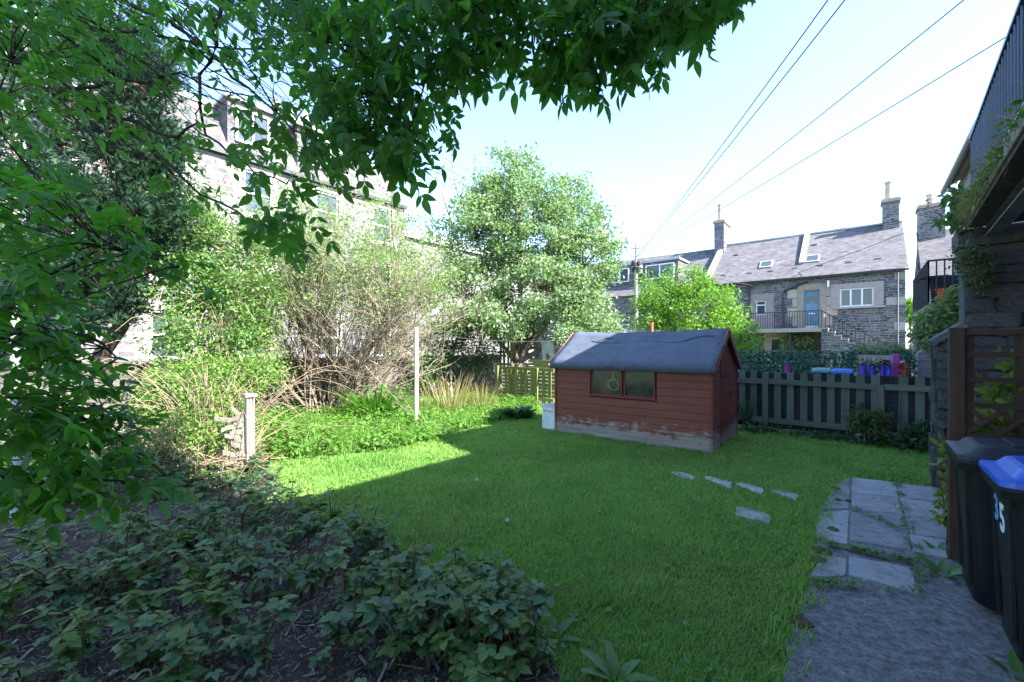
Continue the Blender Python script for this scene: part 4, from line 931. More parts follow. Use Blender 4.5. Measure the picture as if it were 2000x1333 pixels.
# balcony overhead: slab, steel beam, railings
BE = Vector((.88, 7.02, 0)); BR = -R(2.2)
bl = thing('balcony', 'concrete balcony with rusty steel beam and blue black railings overhead', 'balcony', BE, rotz=BR)
m_slabc = M_surf('mossy_concrete_edge', (.16,.155,.14), (.3,.29,.26), 6, .95, 40, .8, c3=(.1,.11,.06), dist=.015)
m_steel = M_surf('painted_steel_beam', (.2,.22,.26), (.3,.32,.37), 5, .6, 30, .3, c3=(.14,.06,.03))
V = []; F = []
mb = MB(); mb.box(0, 1.22, -11, 0, 3.08, 3.21, 0); mb.build('slab', m_slabc, bl, bevel=.01)
mb = MB(); mb.box(.16, .28, -11, .1, 2.94, 2.955); mb.box(.212, .228, -11, .1, 2.955, 3.03); mb.box(.16, .28, -11, .1, 3.03, 3.039); mb.build('steel_beam', m_steel, bl)
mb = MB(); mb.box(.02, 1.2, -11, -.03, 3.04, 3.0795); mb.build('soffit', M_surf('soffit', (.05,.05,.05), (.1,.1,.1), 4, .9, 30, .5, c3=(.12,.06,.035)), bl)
mb = MB(); mb.box(.03, .07, -11, -.02, 4.02, 4.05); mb.build('top_rail', m_ironb, bl); mb = MB(); mb.box(.035, .065, -11, -.02, 3.3, 3.315); mb.build('bottom_rail', m_ironb, bl)
bar_me = MB().tube([(0,0,3.2),(0,0,4.03)], .0105, 8); b0 = bar_me.build('baluster', m_ironb, bl); b0.location = (.05,-.03,0)
for k in range(1, 90):
    o = b0.copy(); COL.objects.link(o); o.location = (.05,-.03-k*.115,0)
for k in range(6):
    o = b0.copy(); COL.objects.link(o); o.location = (.05+.16*(k+1),-.03,0)
mb = MB(); mb.box(.05, 1.2, -.05, -.01, 4.02, 4.05); mb.build('end_rail', m_ironb, bl)

# neighbour's balcony with railing, bucket and things on it
NB = PT(1840, 605, 15.2)
nbx0, nbx1, nbt, nbz = PT(1803,600,15.6).x, AN-.02, 14.9, PT(1830,608,14.9).z
nb_ = thing('neighbour_balcony', 'small stone balcony with black railings on the neighbouring house', 'balcony', (nbx0, nbt, 0))
mb = MB(); mb.box(nbx0, nbx1, nbt, nbt+4.5, nbz, nbz+.16); mb.build('slab', m_sand, nb_, world=True, bevel=.02)
mb = MB(); mb.prism([(0,0),(.35,0),(.0,-.35)], lambda d, z: (nbx0+.05, nbt+.1+d, nbz+z), lambda d, z: (nbx1, nbt+.1+d, nbz+z)); mb.build('corbel', m_sand, nb_, world=True)
rail_run((nbx0+.05,nbt+.06,nbz+.16),(nbx1,nbt+.06,nbz+.16), 8, 1.1, nb_); rail_run((nbx0+.05,nbt+.06,nbz+.16),(nbx0+.05,nbt+4.4,nbz+.16), 34, 1.1, nb_)
pw = thing('support_wall', 'whitewashed grey brick wall under the neighbouring balcony', 'wall', (nbx0, nbt, 0))
m_supp = M_brick('pale_grey_brick', 'x', .24, .09, [(.24,.235,.25),(.33,.32,.33),(.28,.27,.29)], (.3,.3,.31), .01, warp=.01)
spx0, spx1 = PT(1792,690,nbt-1.2).x, PT(1852,690,nbt-1.2).x
mb = MB(); mb.prism([(spx0,-.05),(nbx1+.3,-.05),(nbx1+.3,nbz-.02),(nbx0+.35,nbz-.02),(nbx0+.25,nbz-.5),(spx0,nbz-1.05)], lambda x, z: (x, nbt-1.2, z), lambda x, z: (x, nbt-.7, z)); mb.build('brickwork', m_supp, pw, world=True)
m_or = M_plain('orange_plastic', (.65,.07,.02), .4)
q = PT(1848, 590, nbt+.35); bk = thing('orange_bucket', 'orange red plastic bucket on the neighbouring balcony', 'bucket', (q.x, nbt+.35, nbz+.16))
mb = MB(); mb.lathe([(.16,0),(.2,.38),(.22,.38),(.22,.41),(.19,.41),(.17,.08)], (0,0,0), 16); mb.build('tub', m_or, bk)
mb = MB(); mb.tube([(.21*math.cos(a), .0, .39+.1*math.sin(a)) for a in np.linspace(0, math.pi, 9)], .008, 5); mb.build('handle', m_iron, bk)
q = PT(1858, 575, nbt+.45); ck_ = thing('black_bag', 'black folded bag leaning over the orange bucket', 'bag', (q.x, nbt+.55, nbz+.16))
mb = MB(); mb.loft([(-.1,0,0,.5,.2,.08),(-.12,0,.35,.48,.22,.09),(-.1,0,.62,.6,.16,.07),(-.2,0,.74,.75,.08,.03),(-.3,0,.78,.4,.03,.01)]); mb.build('bag_body', m_mem, ck_)
mb = MB(); mb.tube([(-.45,0,.74),(-.6,-.02,.7),(-.62,-.02,.6)], .02, 6); mb.build('strap', m_mem, ck_)

# ------------------------------------------------------------------ timber trellis by the bins
m_brn = M_wood('brown_stained_post', (.035,.021,.015), (.068,.042,.03), 'z', bstr=.5); m_brnx = M_wood('brown_stained_rail', (.035,.02,.014), (.065,.038,.027), 'x', bstr=.5)
pq = G(1868, 1098); tx, ty = pq.x, pq.y
tr_ = thing('wooden_trellis', 'brown stained timber trellis panel with thick post beside the bins', 'trellis', (tx, ty, 0))
mb = MB(); mb.box(tx-.045, tx+.045, ty-.045, ty+.045, -.05, 1.86); mb.build('post', m_brn, tr_, world=True, bevel=.006)
TX1 = AH-.02; zt = 1.84
for z in (1.82, 1.65, 1.455, 1.26):
    mb = MB(); mb.box(tx+.052, TX1, ty-.03, ty-.008, z-.02, z+.02, .002); mb.build('rail', m_brnx, tr_, world=True)
mb = MB(); mb.box(tx+.052, TX1, ty-.035, ty+.01, 1.0, 1.04); mb.build('rail', m_brnx, tr_, world=True)
for k in range(5):
    x = tx+.075+.255*k
    if x < TX1: mb = MB(); mb.box(x-.022, x+.022, ty-.006, ty+.016, .2, 1.84, .002); mb.build('upright', m_brn, tr_, world=True)
for k in range(7):
    x0 = tx+.06+k*.16
    for s_ in (-1, 1):
        mb = MB(); a = (x0, ty-.02-.012*s_, 1.045); b_ = (x0+.19, ty-.02-.012*s_, 1.235)
        if s_ < 0: a, b_ = (x0+.19, a[1], 1.045), (x0, a[1], 1.235)
        if max(a[0], b_[0]) < TX1: mb.bar(a, b_, .012, .03); mb.build('lattice_strip', m_brnx, tr_, world=True)

# ------------------------------------------------------------------ wheeled bins
m_bin = M_surf('black_bin_plastic', (.004,.006,.008), (.008,.011,.013), 3, .5, 160, .12, .28, dist=.003)
m_lidb = M_surf('blue_lid_plastic', (.012,.07,.42), (.025,.1,.5), 7, .38, 160, .08, .5, dist=.003)
m_lidk = M_surf('black_lid_plastic', (.012,.017,.025), (.022,.03,.042), 3, .5, 120, .15, .3, dist=.003)
def wheelie(x, y, lidmat, label, open_=0, rotz=0):
    # front faces -X; x, y = centre of the foot
    o = thing('wheeled_bin', label, 'bin', (x, y, .03), None, rotz)
    mb = MB(); mb.loft([(-.01,0,.03,.46,.43,.05),(-.03,0,.06,.5,.45,.05),(-.02,0,.3,.53,.475,.05),(-.01,0,.86,.61,.53,.055),(-.01,0,.94,.62,.545,.055)], nc=5); bd = mb.build('body', m_bin, o, smooth=True)
    md = bd.modifiers.new('es', 'EDGE_SPLIT'); md.split_angle = R(50)
    mb = MB(); mb.loft([(-.01,0,.90,.69,.59,.05),(-.01,0,.945,.7,.6,.05),(-.01,0,.96,.69,.59,.05)], nc=5); mb.build('rim', m_bin, o)
    mb = MB(); mb.loft([(-.015,0,.962,.70,.6,.05),(-.015,0,.99,.69,.59,.05),(-.005,0,1.0,.60,.5,.06),(.0,0,1.045,.54,.44,.07),(.005,0,1.052,.5,.4,.07)], nc=5); ld = mb.build('lid', lidmat, o)
    for s_ in (-1, 1):
        mb = MB(); mb.box(-.33, -.24, s_*.2-.05, s_*.2+.05, 1.03, 1.062) if s_ == 9 else mb.box(-.365, -.30, s_*.17-.05, s_*.17+.05, .968, .985); mb.build('lid_grip', lidmat, ld)
    for yy in (-.17, .17):
        mb = MB(); mb.bar((-.292,yy,.14),(-.312,yy*1.12,.84), .03, .014, up=(1,0,0)); mb.build('rib', m_bin, o)
    mb = MB(); mb.bar((-.318,-.24,.885),(-.318,.24,.885), .012, .05); mb.build('rim_lip', m_bin, o)
    mb = MB(); mb.tube([(.345,-.27,.975),(.345,.27,.975)], .014, 8); mb.build('hinge', m_bin, o)
    mb = MB(); mb.box(-.1, .12, -.16, .16, 1.05, 1.066); mb.build('lid_panel', lidmat, ld, bevel=.006)
    mb = MB(); mb.tube([(.37,-.25,.98),(.41,-.25,1.0),(.41,.25,1.0),(.37,.25,.98)], .018, 8); mb.build('handle', m_bin, o)
    for s_ in (-1, 1):
        mb = MB(); V0 = [(.2+.1*math.cos(a), s_*.2+w, .1+.1*math.sin(a)) for w in (-.025,.025) for a in np.linspace(0, 2*math.pi, 17)[:-1]]
        mb.add(V0, [tuple(range(16))[::-1], tuple(range(16,32))]+[(i, (i+1)%16, 16+(i+1)%16, 16+i) for i in range(16)]); mb.build('wheel', m_iron, o)
    return o
fc = G(1938, 1292)
b1 = wheelie(.90, 3.58, m_lidb, 'black wheeled bin with blue lid and white number sticker')
bc2 = G(1906, 1160)
b2 = wheelie(.82, 4.22, m_lidk, 'black wheeled bin with black lid standing next to the trellis')
m_num = M_surf('sticker_white_blue', (.45,.62,.8), (.75,.8,.86), 30, .6, 60, .1); m_numb = M_surf('sticker_blue', (.05,.3,.6), (.2,.5,.75), 40, .6, 60, .1)
def digit(ch, y, z, size, mat):
    cu = bpy.data.curves.new('number', 'FONT'); cu.body = ch; cu.size = size; cu.extrude = .0015; cu.offset = .004
    tmp = bpy.data.objects.new('tmp', cu); COL.objects.link(tmp); dg = bpy.context.evaluated_depsgraph_get(); me = bpy.data.meshes.new_from_object(tmp.evaluated_get(dg)); bpy.data.objects.remove(tmp)
    me.name = 'number'; me.materials.clear(); me.materials.append(mat); o = put('number', me, b1)
    # on the sloping front face (-X), reading from outside
    sl_ = math.atan2(.05, .3); o.rotation_euler = (R(90)-0, 0, R(-90)); o.location = (-.3125+(.86-z)*.036-.004, y, z)
    o.rotation_euler = Matrix(((0,-math.sin(.036),-math.cos(.036)),(-1,0,0),(0,math.cos(.036),-math.sin(.036)))).to_euler(); return o
digit('3', .155, .69, .2, m_numb); digit('5', .03, .66, .22, m_num)

# ------------------------------------------------------------------ posts and poles in the garden
m_silver = M_wood('silvered_post', (.3,.25,.19), (.46,.39,.31), 'z', c3=(.3,.26,.2))
pp = G(487, 930); gp_ = thing('slotted_post', 'silvered square timber post with slots and flat cap at the lawn corner', 'post', pp)
for dy in (-.045, -.008, .03):
    mb = MB(); mb.box(-.045, .045, dy, dy+.017, -.05, 1.05, .0015); mb.build('post_strip', m_silver, gp_)
mb = MB(); mb.box(-.04, .03, -.0278, .0298, -.05, 1.05); mb.build('post_core', m_greyx, gp_)
mb = MB(); mb.box(-.07, .07, -.07, .075, 1.055, 1.09, .003); mb.build('cap', m_silver, gp_)
# broken slats beside the post
bs = thing('broken_hurdle', 'broken hurdle of curved slats leaning against the slotted post', 'hurdle', pp+Vector((-.15,-.15,0)))
for k in range(11):
    z = .12+k*.075; L = random.uniform(.12,.4); pts = [pp+Vector((-.03-.02*i/4*0-L*i/4*.7, -.03-L*i/4*.75, z+.1*math.sin(i*.8+k)*.4+random.uniform(-.02,.02))) for i in range(5)]
    mb = MB(); 
    for i in range(4): mb.bar(pts[i], pts[i+1], .012, .05)
    mb2 = MB(); n5 = []
    V = []; F = []
    for i, p in enumerate(pts):
        for dz in (-.028, .028): V.append(p+Vector((0,0,dz))); V.append(p+Vector((.009,-.009,dz)))
    for i in range(4):
        a = i*4
        for q in ((0,1,5,4),(2,6,7,3),(0,4,6,2),(1,3,7,5)): F.append(tuple(a+x for x in q))
    F += [(0,2,3,1),(16,17,19,18)]
    mb2.add(V, F); mb2.build('slat', m_greyx, bs, world=True)
# clothes pole
cp = G(813, 838); ct_ = PY(813, 640, (cp.y*CS-cp.x*SN)).z
cl = thing('clothes_pole', 'tall weathered clothes pole standing in the green border', 'pole', cp)
mb = MB(); mb.lathe([(.05,-.05),(.048,1.0),(.044,ct_-.02),(.03,ct_)], (0,0,0), 10); mb.build('pole', m_silver, cl)
mb = MB(); mb.tube([(-.1,-.12,ct_-.12),(0,.0,ct_-.1),(.09,.1,ct_-.12)], .01, 6); mb.build('hook', m_pipe, cl)
# grey metal pole at the left edge
mp = G(30, 1010); zt = 2.2; mo = thing('metal_pole', 'pale grey metal clothes pole among the leaves', 'pole', mp)
mb = MB(); mb.lathe([(.038,-.05),(.036,zt)], (0,0,0), 12); mb.build('pole', M_surf('galvanised', (.3,.34,.36), (.45,.5,.52), 6, .55, 40, .2, c3=(.25,.22,.18)), mo, smooth=False)
mb = MB(); mb.tube([(-.2,.0,zt),(.2,0,zt)], .02, 8); mb.build('crossbar', m_pipe, mo)

# ------------------------------------------------------------------ utility pole and wires
YP = 24.0; pb = PY(1242, 700, YP); ptp = PY(1242, 476, YP)
ut = thing('utility_pole', 'wooden utility pole with black junction boxes beyond the shed', 'utility pole', (pb.x, pb.y, 0))
mb = MB(); mb.lathe([(.15,-.1),(.12,4),(.1,ptp.z-1.0)], (0,0,0), 12); mb.build('pole', M_wood('pole_wood', (.25,.22,.19), (.4,.37,.33), 'z'), ut, smooth=False)
mb = MB(); mb.tube([(0,0,ptp.z-1.0),(0,0,ptp.z)], .05, 8); mb.build('pole_top', m_pipe, ut)
for k, (dx, dz) in enumerate(((-.16,-1.0),(.16,-1.05),(-.14,-1.35),(.14,-1.4),(0,-1.2))):
    mb = MB(); mb.lathe([(.1,0),(.12,.05),(.12,.2),(.06,.26)], (dx, -.12*(k == 4), ptp.z+dz-.2), 10); mb.build('junction_box', m_iron, ut)
mb = MB(); mb.bar((-.35,0,ptp.z-.25),(.35,0,ptp.z-.3),.04,.04); mb.build('crossarm', m_iron, ut)
m_cable = M_plain('cable', (.03,.03,.032), .6)
def wire(p, q, sag, lab, r=.011, grp='overhead wires'):
    p = Vector(p); q = Vector(q); mb = MB(); mb.tube([p.lerp(q, k/24)-Vector((0,0,sag*4*(k/24)*(1-k/24))) for k in range(25)], r, 5)
    tag(mb.build('overhead_wire', m_cable), lab, 'wire', grp)
PTOP = Vector((pb.x, pb.y, ptp.z-.75))
up_l = 'thin dark wire rising from the utility pole over the garden'
for (u, v, Y) in ((1628,-15,7.5),(1662,-15,7.5)): wire(PTOP, PY(u, v, Y), .12, 'one of two wires running close together up from the pole', .0125, 'paired wires')
wire(PTOP, PY(1895,-10,8), .12, 'single dark wire rising from the pole high over the far house', .0125)
wire(PTOP, PY(1985,60,8.5), .1, 'thin wire from the pole to the railings overhead', .0125)
wire(PTOP+Vector((0,0,-.1)), PY(1850,403,24), .25, 'wire from the pole passing above the ridge of the far house', .013)
wire(PY(1480,560,28), PY(1850,422,20), .1, 'dark slack cable crossing the slates of the far house', .016)
wire(PTOP+Vector((0,0,-.1)), PY(1640,580,29.5), .3, 'cable from the pole to the facade of the far house', .014)
wire(PY(1560,545,28.5), PY(1852,668,22), .15, 'pale cable in front of the far facade window', .008)
for k, (u, v) in enumerate(((300,22),(300,60),(300,-30),(300,100))):
    wire(PTOP+Vector((0,0,-.05*k)), PY(u, v, 13+k*.3), .35, 'wire running from the pole towards the tenement chimneys', .012, 'wires to the tenement')
# washing lines
wire(cp+Vector((0,0,ct_-.1)), Vector((-6.7,10.9,1.95)), .12, 'pale rope line from the clothes pole to the pallet', .006, 'washing lines')
wire(cp+Vector((0,0,ct_-.1)), Vector((-10.6,4.6,1.75)), .05, 'pale rope line from the clothes pole into the twiggy shrub', .006, 'washing lines')
# ================================================================== plants
def pyr(u, v, Y): return np.array(PY(u, v, Y))
UP = np.array([0,0,1.0])
lf_small = leaflet(1, .55, 2, .15, .1)             # unit leaves, scaled by size
lf_mid = leaflet(1, .5, 3, .2, .15)
lf_nettle = leaflet(1, .62, 4, .15, .2, .9, .12)
lf_fine = (np.array([[-.06,0,0],[.06,0,0],[0,1,0]], float), np.array([[0,1,2]]))
m_stem = M_surf('bramble_stem', (.06,.03,.02), (.11,.06,.035), 8, .8, 40, .2)
def cover(n_plants, poly, hmin, hmax, nl, ls, mat, name, lab, seed, keep=None):
    P = in_area(n_plants, poly)
    if keep is not None: P = P[keep(P)]
    n = len(P); hh = (hmin+(hmax-hmin)*vnoise(P, .9, seed))*rng.uniform(.7,1.2,n)
    root = tag(put(name, None), lab, 'ground cover', kind='stuff')
    Q = np.repeat(P, nl, axis=0); H = np.repeat(hh, nl)*rng.uniform(.25,1.05,n*nl); m_ = n*nl
    pos = np.column_stack([Q+rng.normal(0,.07,(m_,2)), H]); d = np.column_stack([rng.normal(0,1,(m_,2)), rng.uniform(-.5,.5,m_)])
    foliage('leaves', lf_mid, pos, d, np.tile(UP,(m_,1))+rng.normal(0,.35,(m_,3)), rng.uniform(.7,1.3,m_)*ls, mat, root, 'stuff', world=False)
    S = [([(x,y,0),(x+random.uniform(-.03,.03),y,h*.9)], [.005,.003]) for (x, y), h in list(zip(P, hh))[:700]]
    m = tubes(S, 3); put('stems', mk('stems', m.V, m.F, m_stem), root)['kind'] = 'stuff'
# ------------------------------------------------------------------ grass blades on the lawn
m_grass = M_leaf('grass_blade', (.085,.22,.04), (.25,.41,.1), .45, .5, .25)
m_grassdry = M_leaf('straw_blade', (.2,.19,.07), (.3,.27,.11), .2, .6, .2)
lawn2 = [(p.x, p.y) for p in LAWN]
def blades(n_try, poly, hmin, hmax, mat, name, parent, near=None, width=.006, keep=None, zoff=0):
    P = in_area(n_try, poly)
    P = P[~((P[:,0] > SX0+.0) & (P[:,0] < SX1) & (P[:,1] > SY0) & (P[:,1] < SY1))]
    for sp in STONES: P = P[~in_poly(P, sp)]
    D = np.hypot(P[:,0], P[:,1]); dep = -P[:,0]*SN+P[:,1]*CS; lat = P[:,0]*CS+P[:,1]*SN
    vis = (dep > .9) & (np.abs(lat) < dep*1.3+.3); P = P[vis]; D = D[vis]
    pk = np.clip(2.6/np.maximum(D, .5), .12, 1)**1.1; k = rng.random(len(P)) < pk; P = P[k]; D = D[k]
    if keep is not None: k = keep(P); P = P[k]; D = D[k]
    n = len(P); patch = vnoise(P, 1.7, 1)*.6+vnoise(P, 5.5, 2)*.4
    h = (hmin+(hmax-hmin)*rng.random(n)**1.5)*(.35+1.25*patch)*np.clip(.9+D*.03, 1, 1.4)
    w = width*(.7+.6*rng.random(n))*np.clip(D/3.0, .75, 3.0)
    az = rng.uniform(0, 2*math.pi, n); lean = rng.uniform(.1, .95, n)
    d = np.column_stack([np.cos(az)*lean, np.sin(az)*lean, np.ones(n)]); side = np.column_stack([-np.sin(az+.4), np.cos(az+.4), np.zeros(n)])
    B = np.column_stack([P, np.full(n, zoff)])
    V = np.empty((n,5,3)); V[:,0] = B-side*w[:,None]/2; V[:,1] = B+side*w[:,None]/2
    mid = B+d*(h*.55)[:,None]; V[:,2] = mid+side*w[:,None]*.4; V[:,3] = mid-side*w[:,None]*.4
    tip = B+d*h[:,None]*np.array([1.35,1.35,.95]); V[:,4] = tip
    F = np.array([[0,1,2],[0,2,3],[3,2,4]]); FF = (F[None]+(np.arange(n)*5)[:,None,None]).reshape(-1,3)
    big_ = vnoise(P, .55, 31)*.6+vnoise(P, 2.3, 32)*.4; r = np.repeat(np.clip((big_-.5)*1.5+patch*.5+rng.random(n)*.45, 0, .999), 5)
    o = put(name, mk(name, V.reshape(-1,3), FF, mat, r), parent); o['kind'] = 'stuff'; return n
g_ = tag(put('grass', None), 'short mown green grass covering the garden lawn', 'grass', kind='stuff')
ng = blades(800000, lawn2, .025, .062, m_grass, 'grass_blades', g_)
blades(320000, lawn2, .02, .05, m_grassdry, 'dry_blades', g_, keep=lambda P: rng.random(len(P)) < np.clip(vnoise(P, .9, 9)*2.6-1.0, .1, 1))
# longer tufts along the edges of the lawn
def edge_pts(poly, n, spread):
    out = []
    L = [((poly[i]-poly[i-1]).length) for i in range(1, len(poly))]; tot = sum(L)
    for i in range(1, len(poly)):
        k = int(n*L[i-1]/tot)+1
        for _ in range(k):
            p = poly[i-1].lerp(poly[i], random.random()); out.append((p.x+random.gauss(0,spread), p.y+random.gauss(0,spread)))
    return np.array(out)
def tufts(pts, hmin, hmax, mat, name, parent, nb=14, spread=.03, w=.007):
    P = np.repeat(pts, nb, axis=0)+rng.normal(0, spread, (len(pts)*nb, 2)); n = len(P); hh = np.repeat(rng.uniform(hmin, hmax, len(pts)), nb)*rng.uniform(.5,1.1,n)
    az = rng.uniform(0, 2*math.pi, n); lean = rng.uniform(.1,.8,n)
    d = np.column_stack([np.cos(az)*lean, np.sin(az)*lean, np.ones(n)]); side = np.column_stack([-np.sin(az), np.cos(az), np.zeros(n)])*w*rng.uniform(.6,1.3,n)[:,None]
    B = np.column_stack([P, np.zeros(n)]); V = np.empty((n,5,3)); V[:,0] = B-side/2; V[:,1] = B+side/2; mid = B+d*(hh*.55)[:,None]; V[:,2] = mid+side*.42; V[:,3] = mid-side*.42
    V[:,4] = B+d*hh[:,None]*np.array([1.5,1.5,.9]); F = np.array([[0,1,2],[0,2,3],[3,2,4]]); FF = (F[None]+(np.arange(n)*5)[:,None,None]).reshape(-1,3)
    o = put(name, mk(name, V.reshape(-1,3), FF, mat, np.repeat(rng.random(n), 5)), parent); o['kind'] = 'stuff'; return o
e1 = edge_pts([G(u, v) for u, v in PATH_L], 170, .05); e2 = edge_pts([G(u, v) for u, v in BED_EDGE[1:8]], 200, .06)
e3 = edge_pts([Vector((SX0,SY0-.03,0)), Vector((SX1+.03,SY0-.03,0)), Vector((SX1+.03,SY1,0))], 90, .03); e4 = edge_pts([Vector((-1.9,10.05,0)), Vector((1,9.8,0)), Vector((.75,7.2,0)), Vector((.62,5.6,0))], 90, .08)
e5 = edge_pts([G(u, v) for u, v in ((1308,926),(1350,943),(1424,958),(1488,971),(1556,983),(1562,971),(1494,960),(1432,947),(1362,936),(1322,923))], 120, .03)
e6 = edge_pts([G(u, v) for u, v in ((1436,998),(1440,1012),(1500,1026),(1510,1012),(1448,995))], 40, .025)
tufts(np.concatenate([e1,e2,e3]), .05, .12, m_grass, 'edge_grass', g_); tufts(np.concatenate([e4,e5,e6]), .04, .09, m_grass, 'edge_grass', g_, 10)
dtuft = in_area(420, lawn2); tufts(dtuft, .05, .1, m_grass, 'lush_tufts', g_, 46, .06)
# small round clover and weed leaves in the turf
m_weed = M_leaf('lawn_weed_leaf', (.05,.13,.03), (.12,.22,.06), .3, .45, .35)
P = in_area(9000, lawn2); P = P[rng.random(len(P)) < np.clip(vnoise(P, 1.4, 21)*2-.5, .05, 1)]; n = len(P); foliage('clover', leaflet(1,.9,3,.1,.05), np.column_stack([P, rng.uniform(.015,.045,n)]), rdir(n)*np.array([1,1,.3]), np.tile(UP,(n,1))+rng.normal(0,.25,(n,3)), rng.uniform(.014,.045,n), m_weed, g_, 'stuff', world=False)

# ------------------------------------------------------------------ weeds in the path joints
def joint(px, n, hmin=.02, hmax=.07): return edge_pts([G(u, v) for u, v in px], n, .012)
wj = np.concatenate([joint([(1752,950),(1766,1012),(1783,1083),(1800,1168)], 24), joint([(1620,1072),(1690,1090),(1785,1110)], 34), joint([(1663,1000),(1776,1050)], 8), joint([(1590,1150),(1800,1172)], 12)])
pw_ = tag(put('joint_weeds', None), 'low weeds and grass growing in the joints of the paving', 'weeds', kind='stuff')
n = len(wj)*9; P = np.repeat(wj, 9, axis=0)+rng.normal(0,.022,(n,2)); foliage('weed_leaves', lf_mid, np.column_stack([P, rng.uniform(.045,.06,n)]), rdir(n)*np.array([1,1,.2])+np.array([0,0,.35]), np.tile(UP,(n,1))+rng.normal(0,.3,(n,3)), rng.uniform(.02,.055,n), m_weed, pw_, 'stuff', world=False)
# moss cushions on the slab edges
m_moss = M_surf('dry_moss', (.06,.05,.02), (.13,.11,.045), 30, .98, 80, 1, dist=.02)
for i, (u, v, r) in enumerate(((1632,955,.06),(1637,978,.04),(1655,980,.03),(1627,1035,.05),(1606,1078,.06),(1600,1095,.06),(1562,1215,.06))):
    p = G(u, v, .03); mb = MB(); V = []; k_ = 12
    mb.lathe([(r*1.1,-.03),(r,.006),(r*.75,.016),(r*.4,.022),(.01,.024)], (0,0,0), 11); mb.V = [(x*random.uniform(.75,1.25), y*random.uniform(.75,1.25), z*random.uniform(.8,1.2)) for x, y, z in mb.V]
    o = mb.build('moss_cushion', m_moss, smooth=True); o.location = p; tag(o, 'brown moss cushion growing on the grass side edge of the path', 'moss', 'moss cushions on the path edge')

# ------------------------------------------------------------------ mulch chips and litter on the bed
bed2 = [(p.x, p.y) for p in BED]
m_chip = M_leaf('bark_chip', (.055,.045,.038), (.3,.26,.23), .0, .9, .1)
P = in_area(170000, bed2); D = np.hypot(P[:,0], P[:,1]); k = rng.random(len(P)) < np.clip(3.2/D, .08, 1)**1.4; P = P[k]; n = len(P)
az = rng.uniform(0, 6.28, n); bx = (np.array([[-.5,-.09,0],[.5,-.07,0],[.5,.08,.02],[-.5,.1,.03]], float), np.array([[0,1,2],[0,2,3]]))
lt_ = tag(put('bark_mulch', None), 'loose bark chips and dry twigs covering the shaded bed', 'mulch', kind='stuff')
foliage('chips', bx, np.column_stack([P, rng.uniform(.006,.03,n)]), np.column_stack([np.cos(az), np.sin(az), rng.normal(0,.25,n)]), np.tile(UP,(n,1))+rng.normal(0,.4,(n,3)), rng.uniform(.006,.04,n)*np.where(rng.random(n) < .05, 2.6, 1), m_chip, lt_, 'stuff', world=False)
m_dead = M_leaf('dead_leaf', (.1,.06,.03), (.26,.19,.11), .2, .7, .2); P = in_area(5200, bed2); n = len(P)
foliage('dead_leaves', lf_mid, np.column_stack([P, rng.uniform(.012,.04,n)]), rdir(n)*np.array([1,1,.3]), np.tile(UP,(n,1))+rng.normal(0,.5,(n,3)), rng.uniform(.02,.055,n), m_dead, lt_, 'stuff', world=False)
m_tw2 = M_surf('fallen_twig', (.09,.07,.05), (.18,.15,.12), 8, .9, 40, .3); P = in_area(420, bed2)
m = tubes([([(x,y,.015),(x+.5*L*math.cos(a)+.02,y+.5*L*math.sin(a),.03),(x+L*math.cos(a),y+L*math.sin(a),.02)], [.004,.0035,.002]) for (x, y), a, L in zip(P, rng.uniform(0,6.28,len(P)), rng.uniform(.08,.4,len(P)))], 4); put('fallen_twigs', mk('fallen_twigs', m.V, m.F, m_tw2), lt_)['kind'] = 'stuff'
# grass thinning out into the bed
e7 = edge_pts([G(u, v) for u, v in BED_EDGE[1:8]], 120, .12); tufts(e7, .03, .08, m_grass, 'straggling_grass', g_, 12, .04)

# ------------------------------------------------------------------ bramble plants in the shaded bed
m_bram = M_leaf('bramble_leaf', (.03,.085,.035), (.10,.175,.065), .28, .38, .5)
m_bramy = M_leaf('young_bramble_leaf', (.07,.14,.03), (.12,.2,.05), .35, .45, .35)
lf_b = leaflet(1, .68, 5, .16, .22, .85, .1)
tri = join([xf(lf_b, (0,0,0), (0,.25,0)), xf(lf_b, (0,0,R(72)), (-.03,.22,0), .85), xf(lf_b, (0,0,R(-72)), (.03,.22,0), .85)])
def bramble_mesh(seed):
    r = np.random.default_rng(seed); random.seed(seed); polys = []; pos = []; dr = []; sz = []
    for s_ in range(r.integers(2,5)):
        az = r.uniform(0,6.28); ln = r.uniform(.16,.5); out = r.uniform(.1,.45); pts = []
        for k in range(5):
            q = k/4; pts.append((math.cos(az)*out*ln*q*q*1.4, math.sin(az)*out*ln*q*q*1.4, ln*q*(1-.25*q)))
        polys.append((pts, [.0055,.005,.0042,.0035,.0025]))
        for k in range(r.integers(4,8)):
            q = r.uniform(.3,1); i = min(int(q*4),3); p = np.array(pts[i])*(1-(q*4-i))+np.array(pts[i+1])*(q*4-i); a = r.uniform(0,6.28)
            pos.append(p); dr.append((math.cos(a), math.sin(a), r.uniform(-.2,.45))); sz.append(r.uniform(.045,.085))
    m = tubes(polys, 5); st_me = mk('stem', m.V, m.F, m_stem); n = len(pos)
    V, F = scatter(tri, np.array(pos), frames(np.array(dr), np.tile(UP,(n,1))+r.normal(0,.25,(n,3))), sz)
    return st_me, V, F, np.repeat(r.random(n), len(tri[0]))
protos = []
for i in range(7):
    st_me, V, F, rr_ = bramble_mesh(100+i); protos.append((st_me, mk('leaves', V, F, m_bram if i % 3 else m_bramy, rr_)))
random.seed(11)
P = in_area(1900, bed2); dep = -P[:,0]*SN+P[:,1]*CS; lat = P[:,0]*CS+P[:,1]*SN
P = P[(dep > 1.15) & (np.abs(lat) < dep*1.25) & (dep < 6.5)]
dn = vnoise(P, 1.1, 5); dep = -P[:,0]*SN+P[:,1]*CS; lat = P[:,0]*CS+P[:,1]*SN
